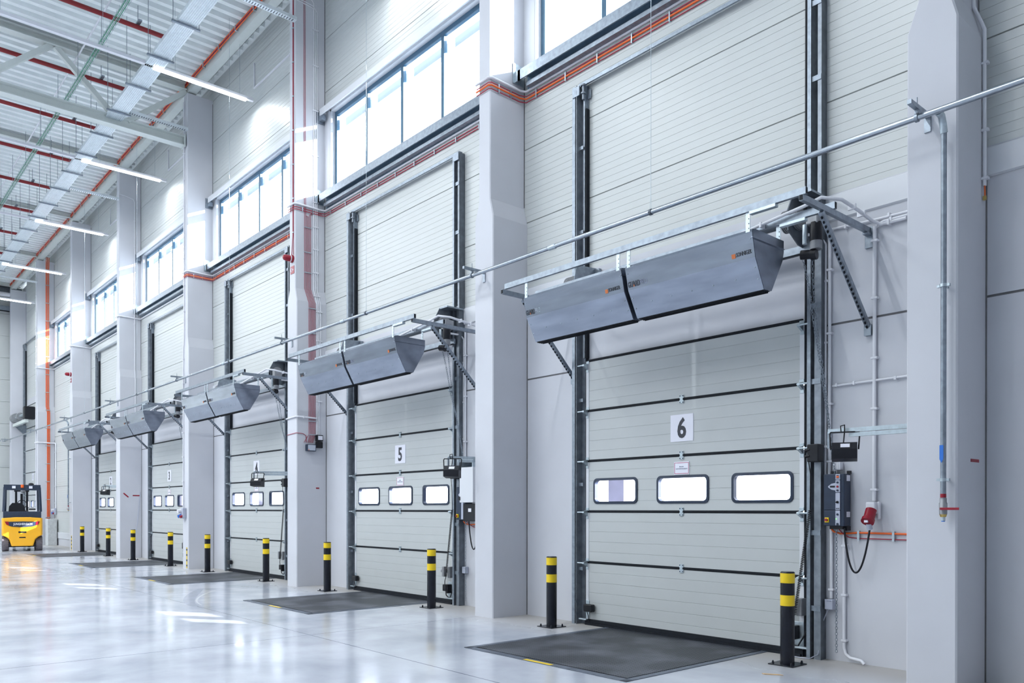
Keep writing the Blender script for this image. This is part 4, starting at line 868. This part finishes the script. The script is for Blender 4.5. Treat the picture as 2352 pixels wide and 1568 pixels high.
part('cable', MB().tube([(-9.80+s, 7.99, 13.3), (-9.80+s, 7.99, 7.75), (-9.86+s, 7.99, 7.32)], 0.007, 6).tube([(-9.77+s, 7.99, 13.3), (-9.77+s, 7.99, 7.75), (-9.77+s, 7.99, 7.32)], 0.007, 6), REDC, t)
part('clips', (lambda m_: [m_.box(-9.815+s, -9.755+s, 7.975, 7.995, 7.8+k*0.75, 7.82+k*0.75) for k in range(8)] and m_)(MB()), GALVL, t)
# column 4/3: conduit with the socket box, and column 3/2 wire
s2 = -2*P
t = tube_obj('conduit', [(-9.92+s2, 7.975, 13.3), (-9.92+s2, 7.975, 6.6), (-9.98+s2, 7.975, 6.28), (-9.98+s2, 7.975, 1.75)], 0.016, WHT, 'white conduit down the front of the column between doors four and three', 'conduit', clips=[((-9.92+s2, 7.975, 12.6-k*0.75), 'zx') for k in range(8)] + [((-9.98+s2, 7.975, 6.0-k*0.7), 'zx') for k in range(6)])
def sockets(x, y, z, label, dy=-1):
    t = thing('socket_box', label, 'socket box', (x, y, z), 'wall socket boxes')
    part('box_body', MB().box(x-0.11, x+0.11, y-0.10, y, z, z+0.30), LGREY, t, bevel=0.015)
    part('socket_cap', MB().tube([(x-0.05, y-0.08, z+0.22), (x-0.05, y-0.19, z+0.20)], 0.06, 14), WHT, t)
    part('socket_cap', MB().tube([(x-0.05, y-0.08, z+0.09), (x-0.05, y-0.18, z+0.05)], 0.045, 14), BLUE, t, label='blue socket cap')
    part('socket_cap', MB().tube([(x+0.05, y-0.08, z+0.07), (x+0.05, y-0.16, z+0.04)], 0.04, 14), RED, t, label='red socket cap')
sockets(-9.90+s2, 7.998, 1.44, 'grey socket box on the front of the column between doors four and three')
sockets(-43.0, YW-0.012, 1.45, 'grey socket box on the ribbed wall of the doorless bay')
tube_obj('conduit', [(-43.75, 7.97, 4.86), (-43.30, 7.97, 4.86), (-43.27, 8.02, 4.86), (-43.27, 8.6, 4.85), (-43.15, 8.68, 4.85), (-42.98, 8.69, 4.82), (-42.96, 8.69, 4.7), (-42.96, 8.69, 1.75)], 0.032, WHT, 'thick white conduit round the column with orange cables, down to the socket box', 'conduit', clips=[((-42.96, 8.69, 4.4-k*0.8), 'z') for k in range(4)])
tube_obj('conduit', [(-9.66-5*P-0.12, 7.97, 13.4), (-9.66-5*P-0.12, 7.97, 6.6), (-9.66-5*P-0.2, 7.97, 6.3), (-9.66-5*P-0.2, 7.97, 0.2)], 0.018, WHT, 'thin white conduit down the front of the column with orange cables', 'conduit', clips=[((-43.465, 7.97, 12.6-k*0.8), 'zx') for k in range(7)])
s3 = -3*P
tube_obj('conduit', [(-9.68+s3, 7.98, 12.6), (-9.675+s3, 8.03, 12.62), (-9.675+s3, 8.45, 12.55), (-9.675+s3, 8.5, 12.45), (-9.675+s3, 8.5, 6.6), (-9.60+s3, 8.5, 6.3), (-9.60+s3, 8.5, 5.0)], 0.016, WHT, 'white conduit down the side of the column between doors three and two', 'conduit', clips=[((-9.675+s3, 8.5, 11.8-k*0.9), 'zx') for k in range(6)])
tag(part('leaning_cable', MB().tube([(-9.60+s3, 8.66, 2.3), (-9.55+s3, 8.55, 1.2), (-9.45+s3, 8.3, 0.02)], 0.01, 6), LGREY), 'thin grey cable slanting to the floor at the column between doors three and two', 'cable')
for ncol, lab in ((2, 'between doors four and three'), (4, 'left of dock door two')):
    st_ = MB(); X = -9.98-ncol*P+0.22
    st_.box(X, X+0.04, 7.985, 7.999, 0.03, 0.62, 0)
    for k in range(4): st_.box(X-0.001, X+0.041, 7.984, 7.999, 0.08+k*0.15, 0.13+k*0.15, 1)
    tag(part('warning_tape', st_, [YEL, BLKP]), 'yellow and black tape at the foot of the column %s' % lab, 'tape', 'warning tapes at column feet')
# orange cables on the far column and the raw concrete block
t = thing('orange_cable_bundle', 'bundle of orange cables down the side of the far column beyond the doorless bay', 'cable', (-43.3, 8.45, 1.2))
s5 = -5*P
for i in range(4): part('cable', MB().tube([(-9.69+s5, 8.37+i*0.045, 13.7), (-9.69+s5, 8.36+i*0.04, 12.9), (-9.685+s5, 8.36+i*0.04, 6.6), (-9.60+s5, 8.40+i*0.035, 6.28), (-9.60+s5, 8.39+i*0.035, 1.22)], 0.013, 6), ORG, t)
part('clips', (lambda m_: [m_.box(-9.70+s5 if 1.3+k*0.85 > 6.5 else -9.63+s5, -9.665+s5 if 1.3+k*0.85 > 6.5 else -9.58+s5, 8.32, 8.53, 1.3+k*0.85, 1.33+k*0.85) for k in range(14)] and m_)(MB()), GALVL, t)
tag(part('concrete_block', MB().box(-43.12, -42.55, 8.28, 8.66, 0, 1.25), RAWC, bevel=0.01), 'rough grey concrete block standing against the far column under the orange cables', 'concrete block')
# ------------------------------------------------------------------ roof steel
tag(part('edge_beam', MB().box(XL, XR, 8.04, 8.05, 13.55, 13.81).box(XL, XR, 8.05, 8.27, 13.55, 13.56).box(XL, XR, 8.26, 8.27, 13.55, 13.81).box(XL, XR, 8.05, 8.26, 13.80, 13.81), STRUC), 'long pale steel edge beam under the roof deck on top of the columns', 'beam')
for n in range(0, 7):
    s = -n*P
    cp = MB().box(-9.95+s, -9.74+s, 8.05, 8.45, 13.5, 13.548)
tr = thing('roof_truss', 'big pale steel roof truss ending on the column between doors four and three', 'truss', (-23.35, 0, 12))
XT = -23.35
def hbeam(mb, a, b, w, h, t=0.02):
    a, b = Vector(a), Vector(b); d = (b-a).normalized(); r = d.cross(Vector((0,0,1))).normalized(); u = r.cross(d)
    mb.bar(a+u*(h/2-t/2), b+u*(h/2-t/2), w, t); mb.bar(a-u*(h/2-t/2), b-u*(h/2-t/2), w, t); mb.bar(a, b, t*0.8, h-2*t); return mb
part('top_chord', hbeam(MB(), (XT, YL, 13.71), (XT, 8.0, 13.71), 0.26, 0.20), STRUC, tr)
part('bottom_chord', hbeam(MB(), (XT, YL, 12.14), (XT, 7.93, 12.14), 0.26, 0.26), STRUC, tr)
part('end_plate', MB().box(XT-0.14, XT+0.14, 7.93, 7.96, 11.98, 12.32), STRUC, tr)
for (ya, za, yb, zb) in ((4.72, 13.62, 6.15, 12.26), (4.62, 13.62, 3.1, 12.26), (6.45, 12.26, 8.0, 13.58), (3.0, 12.26, 1.4, 13.62), (-0.2, 12.26, 1.3, 13.62), (-0.3, 12.26, -1.8, 13.62)):
    part('web_member', MB().bar((XT, ya, za), (XT, yb, zb), 0.13, 0.13, (1, 0, 0)), STRUC, tr)
rl = {0: 'over the column between doors six and five', 1: 'over the column between doors five and four', 3: 'over the column between doors three and two', 4: 'over the column left of door two', 5: 'over the column with orange cables', 6: 'at the far end wall'}
for n in (0, 1, 3, 4, 5, 6):
    s = -n*P
    tag(part('roof_beam', hbeam(MB(), (-9.85+s, YL, 13.74), (-9.85+s, 8.03, 13.74), 0.12, 0.15, 0.012), STRUC), 'slim pale roof beam ' + rl[n], 'beam', 'slim roof beams')
tag(part('end_girder', MB().box(XL+0.02, XL+0.3, YL, 8.6, 13.3, 13.7), GALVD), 'dark girder along the top of the end wall', 'beam')
tag(part('end_crossbeam', MB().box(XL+0.05, XL+0.3, YL, 8.7, 12.42, 12.68).box(XL+0.05, XL+0.34, YL, 8.7, 12.42, 12.45), GALV), 'galvanised cross beam on the far end wall below the roof', 'beam')
dd = MB(); dd.tube([(XL+0.5, 3.0, 13.2), (XL+0.5, 8.1, 13.25)], 0.12, 12)
tag(part('white_duct', dd, WHT), 'white tubular duct under the roof at the far end wall', 'duct')
# ------------------------------------------------------------------ ceiling services
TY0, TY1, TZ = 5.91, 6.31, 12.2
t = thing('cable_tray', 'wide galvanised cable tray hanging under the roof along the hall', 'cable tray', (-25, 6.1, TZ))
b = MB().box(XL+1, -3, TY0, TY1, TZ, TZ+0.004)
for k in range(9): b.box(XL+1, -3, TY0+0.03+k*0.042, TY0+0.036+k*0.042, TZ-0.012, TZ)
b.box(XL+1, -3, TY0-0.003, TY0, TZ, TZ+0.085); b.box(XL+1, -3, TY1, TY1+0.003, TZ, TZ+0.085)
part('tray', b, TRAY, t)
xx = -11.0; k = 0
while xx > XL+1.5:
    part('tray_support', MB().box(xx-0.025, xx+0.025, TY0-0.12, TY1+0.08, TZ-0.05, TZ-0.014).tube([(xx, TY0-0.09, TZ-0.05), (xx, TY0-0.09, TOPZ)], 0.007, 5).tube([(xx, TY1+0.06, TZ-0.05), (xx, TY1+0.06, TOPZ)], 0.007, 5), GALV, t); xx -= 1.684
for n, cn in ((1, 'five and four'), (2, 'four and three'), (3, 'three and two'), (5, 'the doorless bay and door one')):
    xb = -9.62-n*P
    bt = MB().box(xb-0.06, xb+0.06, 6.35, 7.97, 12.38, 12.385).box(xb-0.065, xb-0.06, 6.35, 7.97, 12.38, 12.45).box(xb+0.06, xb+0.065, 6.35, 7.97, 12.38, 12.45)
    for k in range(26): bt.box(xb-0.045, xb+0.045, 6.38+k*0.06, 6.40+k*0.06, 12.377, 12.38, 1)
    tag(part('branch_tray', bt, [TRAY, GALVD]), 'narrow perforated tray to the roof-high column between ' + cn, 'cable tray', 'narrow branch trays')
# LED light lines, mid-bay, running away from the wall
def light_line(x, label):
    t = thing('light_line', label, 'light', (x, 5, 12.1), 'linear LED lights under the roof')
    z = 12.20
    part('trunking', MB().box(x-0.045, x+0.045, -20, 8.55, z, z+0.07), WHT, t)
    for k, (ya, yb) in enumerate(((6.10, 8.36), (0.3, 2.56), (-3.7, -1.44), (-8.6, -6.34), (-13.5, -11.24), (-18.4, -16.14))):
        part('led_diffuser', MB().prism([(x-0.055, z), (x+0.055, z), (x+0.04, z-0.04), (x-0.04, z-0.04)], ya, yb, 'Y'), LEDM, t, label='glowing white light strip')
        la = bpy.data.lights.new('led_glow', 'AREA'); la.shape = 'RECTANGLE'; la.size = 0.09; la.size_y = yb-ya; la.energy = LAMP_W; la.color = LAMP_C
        la.energy = LAMP_W*(0.5 if k == 0 else 1.8); lo = bpy.data.objects.new('led_glow', la); COL.objects.link(lo); lo.location = (x-t.location.x, (ya+yb)/2-t.location.y, z-0.045-t.location.z); lo.parent = t
    for yy in (8.2, 6.6, 5.0, 3.0, 0, -3, -6, -9): part('hanger_wire', MB().tube([(x, yy, z+0.05), (x, yy, TOPZ)], 0.004, 4), GALVL, t)
ll = ['added unseen above the frame to brighten the right wall', 'over door six, above the frame', 'nearest in view, before the roof truss', 'second in view, near dock door three', 'third in view, near dock door two', 'fourth in view, before the doorless bay', 'farthest one, near door one']
xs_ = [-6.5, -13.23, -19.97, -26.7, -33.4, -40.2, -46.9]  # first line is an unseen addition that lifts the dark right wall
for x, l in zip(xs_, ll): light_line(x, 'white LED light line, ' + l)
# sprinkler pipes
for i, x in enumerate((-20.48, -23.75, -26.76, -29.8, -32.8, -35.9, -39.2, -42.6)):
    t = thing('sprinkler_pipe', 'dark red sprinkler pipe under the roof, number %s from the front' % ['one', 'two', 'three', 'four', 'five', 'six', 'seven', 'eight'][i], 'pipe', (x, 0, 13.3), 'dark red sprinkler pipes')
    t['label'] = 'dark red sprinkler pipe under the roof, ' + ['nearest the camera', 'just before the roof truss', 'first beyond the roof truss', 'second beyond the roof truss', 'third beyond the roof truss', 'fourth beyond the roof truss', 'second from the far end', 'farthest one'][i]
    part('pipe', MB().tube([(x, YL+1, 13.3), (x, 6.55, 13.3)], 0.055, 12), REDP, t); part('sprinkler_head', MB().tube([(x, 6.5, 13.3), (x, 6.5, 13.15)], 0.02, 8), REDP, t)
    part('pipe_hanger', MB().tube([(x, 5.9, 13.3), (x, 5.9, TOPZ)], 0.008, 5).box(x-0.2, x+0.2, 5.86, 5.94, 13.36, 13.40), GALV, t); part('pipe_hanger', MB().tube([(x, 2.9, 13.3), (x, 2.9, TOPZ)], 0.008, 5), GALV, t)
gp = MB()
gp.box(XL+1, -5, 5.13, 5.19, 12.75, 12.76)
gc = MB()
for yy, zz in ((5.11, 12.76), (5.14, 12.775), (5.17, 12.765), (5.20, 12.77)): gc.tube([(XL+1, yy, zz), (-5, yy, zz)], 0.009, 5)
t = thing('green_cable_line', 'thin green cable bundle in a wire basket along the hall under the roof', 'cable', (-20, 5.16, 12.7)); part('cables', gc, GREEN, t)
wb_ = MB(); xx = -12.0
while xx > XL+1: wb_.box(xx-0.004, xx+0.004, 5.09, 5.22, 12.735, 12.743); wb_.box(xx-0.004, xx+0.004, 5.09, 5.098, 12.735, 12.80); wb_.box(xx-0.004, xx+0.004, 5.212, 5.22, 12.735, 12.80); xx -= 0.25
for yy in (5.094, 5.155, 5.216): wb_.box(XL+1, -5, yy-0.003, yy+0.003, 12.73, 12.737)
part('wire_basket', wb_, GALVL, t)
hr = MB(); xx = -14.0
while xx > XL+1: hr.tube([(xx, 5.155, 12.75), (xx, 5.155, TOPZ)], 0.006, 4); xx -= 2.24
part('hanger_rod', hr, GALV, t)
tag(part('conduit', MB().tube([(XL+1, 5.23, 13.55), (-5, 5.23, 13.55)], 0.022, 6), WHT), 'thin white conduit along the hall just under the roof deck', 'conduit')
t = thing('orange_cable_run', 'orange and dark red cables along the edge beam under the roof', 'cable', (-20, 7.98, 13.6))
for yy, zz, m, r in ((7.99, 13.80, ORG, 0.016), (7.985, 13.765, REDC, 0.012), (7.99, 13.73, REDC, 0.012), (7.985, 13.70, ORG, 0.012)): part('cable', MB().tube([(XL+0.5, yy, zz), (XR-0.5, yy, zz)], r, 5), m, t)
xx = -12.0
while xx > XL+1: part('clip', MB().box(xx-0.02, xx+0.02, 7.965, 8.04, 13.68, 13.82), GALVL, t); xx -= 1.1
# cable hooks on the cladding high up in each bay
for n in range(1, 5):
    s = -n*P
    b = MB().box(-6.785+s, -6.755+s, 8.69, 8.715, 12.7, 13.36).box(-6.78+s, -4.2+s, 8.68, 8.715, 12.685, 12.715)
    tag(part('wall_trunking', b, WHT), 'white L-shaped trunking high on the cladding above dock door %s' % ORD[n], 'trunking', 'L-shaped trunkings high on the cladding')
# ------------------------------------------------------------------ fork-lift truck
FK = thing('forklift', 'yellow and dark blue forklift truck seen from behind at the far left', 'forklift', (0, 0, 0))
# built around the origin: +Y is forward, -Y the rear that faces the camera
def fpart(n, mb, m, par=FK, **k): return part(n, mb, m, par, **k)
W2 = 0.78
cwp = [(-W2, 0.62), (-W2, 1.30), (-0.30, 1.335), (0.30, 1.335), (W2, 1.30), (W2, 0.62), (0.62, 0.56), (0.50, 0.45), (0.42, 0.20), (-0.42, 0.20), (-0.50, 0.45), (-0.62, 0.56)]
b = MB()
def shell(prof, ys, scs):
    v = []; n = len(prof)
    for yy, sc in zip(ys, scs):
        for p, q in prof: v.append((p*sc, yy, 0.75+(q-0.75)*(0.97+0.03*sc)))
    f = []
    for i in range(len(ys)-1):
        for k in range(n): f.append((i*n+k, i*n+(k+1)%n, (i+1)*n+(k+1)%n, (i+1)*n+k))
    f += [tuple(range(n))[::-1], tuple(range((len(ys)-1)*n, len(ys)*n))]
    b.add(v, f)
shell(cwp, [-1.12, -1.08, -0.95, -0.3], [0.90, 0.96, 1.0, 1.0])
cw = fpart('counterweight', b, TRKY, bevel=0.02)
pn = fpart('rear_panel', MB().prism([(-0.50, 1.16), (-0.62, 1.17), (-0.56, 1.03), (-0.40, 0.97), (0.0, 0.94), (0.40, 0.97), (0.56, 1.03), (0.62, 1.17), (0.50, 1.16), (0.0, 1.17)], -1.14, -1.118, 'Y'), NAVY, cw)
fpart('rear_light', MB().prism([(-0.66, 1.17), (-0.52, 1.17), (-0.50, 1.02), (-0.60, 1.05)], -1.15, -1.12, 'Y'), RED, cw); fpart('rear_light', MB().prism([(0.66, 1.17), (0.52, 1.17), (0.50, 1.02), (0.60, 1.05)], -1.15, -1.12, 'Y'), RED, cw)
text('lettering', 'JUNGHEINRICH', 0.115, (0.02, -1.143, 1.03), WHT, cw, bold=0.003, sx=0.88)
fpart('vent_slot', MB().box(-0.15, 0.15, -1.13, -1.10, 0.72, 0.78), BLKP, cw); fpart('vent_slot', MB().box(-0.12, 0.12, -1.13, -1.10, 0.52, 0.56), BLKP, cw)
fpart('battery_cover', MB().box(-0.72, 0.72, -1.02, 0.35, 1.30, 1.56), NAVY, bevel=0.02)
fpart('chassis', MB().box(-0.60, 0.60, -0.9, 1.1, 0.25, 1.25).box(-0.55, 0.55, -1.0, 1.2, 0.16, 0.30), BLKP, bevel=0.02)
for (xw, yw, rw, ww) in ((-0.64, -0.72, 0.29, 0.26), (0.64, -0.72, 0.29, 0.26), (-0.62, 1.0, 0.33, 0.24), (0.62, 1.0, 0.33, 0.24)):
    wh = MB(); wh.tube([(xw-ww/2, yw, rw), (xw-ww/2+0.02, yw, rw), (xw+ww/2-0.02, yw, rw), (xw+ww/2, yw, rw)], rw, 32, rs=[rw-0.03, rw, rw, rw-0.03])
    for k in range(22):
        a = 2*math.pi*k/22; c_, s_ = math.cos(a), math.sin(a)
        wh.bar((xw-ww/2+0.01, yw+rw*c_, rw+rw*s_), (xw-0.03, yw+rw*c_, rw+rw*s_), 0.035, 0.014, (0, c_, s_), 0); wh.bar((xw+0.03, yw+rw*c_, rw+rw*s_), (xw+ww/2-0.01, yw+rw*c_, rw+rw*s_), 0.035, 0.014, (0, c_, s_), 0)
    w = fpart('wheel', wh, TYRE); fpart('wheel_hub', MB().tube([(xw-ww/2-0.005, yw, rw), (xw+ww/2+0.005, yw, rw)], 0.12, 16), MGREY, w)
gd_ = MB()
for sx in (-1, 1):
    gd_.bar((sx*0.70, -0.95, 1.55), (sx*0.66, -0.80, 2.52), 0.09, 0.09); gd_.bar((sx*0.66, 0.62, 0.9), (sx*0.62, 0.40, 2.52), 0.07, 0.08); gd_.bar((sx*0.66, -0.80, 2.55), (sx*0.60, 0.45, 2.55), 0.08, 0.08)
gd_.box(-0.70, 0.70, -0.86, -0.76, 2.40, 2.62); gd_.box(-0.64, 0.64, 0.38, 0.46, 2.50, 2.60)
for k in range(6): gd_.box(-0.60, 0.60, -0.6+k*0.17, -0.57+k*0.17, 2.54, 2.58)
og = fpart('overhead_guard', gd_, NAVY, bevel=0.012)
for xx in (-0.32, 0.32): fpart('work_light', MB().box(xx-0.065, xx+0.065, -0.90, -0.86, 2.47, 2.57), PAPER, og)
fpart('beacon', MB().tube([(0.0, -0.88, 2.50), (0.0, -0.88, 2.62)], 0.06, 12), ORG, og, label='orange warning beacon'); fpart('roof_dome', MB().sphere((0.34, -0.6, 2.64), 0.11, sc=(1, 1, 0.6)), BLKP, og)
fpart('mirror', MB().sphere((0.04, 0.30, 2.38), 0.10, sc=(1, 0.5, 0.8)), MGREY, og)
sb = MB()
sb.prism([(-0.52, 1.56), (-0.50, 1.76), (-0.38, 1.90), (-0.02, 1.90), (0.08, 1.78), (0.12, 1.56)], -0.62, -0.48, 'Y')
st_ = fpart('seat', MB().box(-0.28, 0.24, -0.55, 0.05, 1.40, 1.60), BLKP, bevel=0.04); fpart('seat_back', sb, BLKP, st_, bevel=0.03)
fpart('armrest', MB().box(0.26, 0.52, -0.4, 0.1, 1.62, 1.68), BLKP, st_, bevel=0.01)
ms_ = MB()
for sx in (-1, 1): ms_.box(sx*0.10-0.045+ (0.12 if sx > 0 else -0.12), sx*0.10+0.045+(0.12 if sx > 0 else -0.12), 1.30, 1.42, 0.08, 2.50)
ms_.box(-0.3, 0.3, 1.32, 1.40, 2.38, 2.48).box(-0.3, 0.3, 1.32, 1.40, 1.2, 1.3).box(-0.05, 0.05, 1.33, 1.38, 0.2, 2.3)
fpart('mast', ms_, BLKP)
fpart('fork_carriage', MB().box(-0.5, 0.5, 1.44, 1.50, 0.15, 0.65), GALVD)
for sx in (-1, 1): fpart('fork', MB().box(sx*0.3-0.06, sx*0.3+0.06, 1.50, 2.65, 0.05, 0.09).box(sx*0.3-0.06, sx*0.3+0.06, 1.48, 1.53, 0.05, 0.65), GALVD)
fpart('steering_wheel', MB().tube([(0.0+0.18*math.cos(a), 0.22+0.05*math.sin(a), 1.85+0.17*math.sin(a)) for a in [2*math.pi*k/16 for k in range(17)]], 0.015, 6, caps=False).tube([(0, 0.25, 1.85), (0, 0.45, 1.4)], 0.03, 8), BLKP)
FK.location = (-38.6, 6.56, 0); FK.scale = (0.92, 1.0, 1.03)
FK.rotation_euler = (0, 0, math.radians(90-9))
# ------------------------------------------------------------------ bits on the floor
tag(part('wood_splinter', MB().prism([(-4.56, 7.42), (-4.52, 7.40), (-4.36, 7.50), (-4.42, 7.505)], 0.001, 0.006, 'Z'), WOOD), 'tiny wood splinter on the floor before the nearest bollard', 'splinter')


def arc_band(pts, w, m, label):
    b = MB(); P_ = bez(pts, 30); L_, R_ = [], []
    for i, p in enumerate(P_):
        d = (P_[min(i+1, 30)]-P_[max(i-1, 0)]).normalized(); nrm = Vector((-d.y, d.x, 0)); k = w*(0.35+0.65*math.sin(math.pi*(0.08+0.84*i/30)))
        L_.append(p+nrm*k/2+Vector((0, 0, 0.0006))); R_.append(p-nrm*k/2+Vector((0, 0, 0.0006)))
    n = len(P_); b.add(L_+R_, [(i, i+1, n+i+1, n+i) for i in range(n-1)])
    return tag(part('tyre_mark', b, m), label, 'floor mark', 'tyre marks on the floor')
TYM = mat('tyre_film', (0.36, 0.39, 0.46), 0.16, noise=0.12, nscale=5); TYM2 = mat('tyre_film_pale', (0.66, 0.68, 0.73), 0.2, noise=0.05, nscale=5)
arc_band([(-14.2, 5.05, 0), (-15.2, 5.1, 0), (-16.6, 5.9, 0), (-17.3, 6.25, 0)], 0.22, TYM, 'curved darker tyre mark on the floor left of the leveler of door five')
arc_band([(-14.35, 5.2, 0), (-15.3, 5.3, 0), (-16.3, 5.95, 0), (-16.75, 6.35, 0)], 0.04, TYM2, 'thin pale curved streak beside the dark tyre mark on the floor')
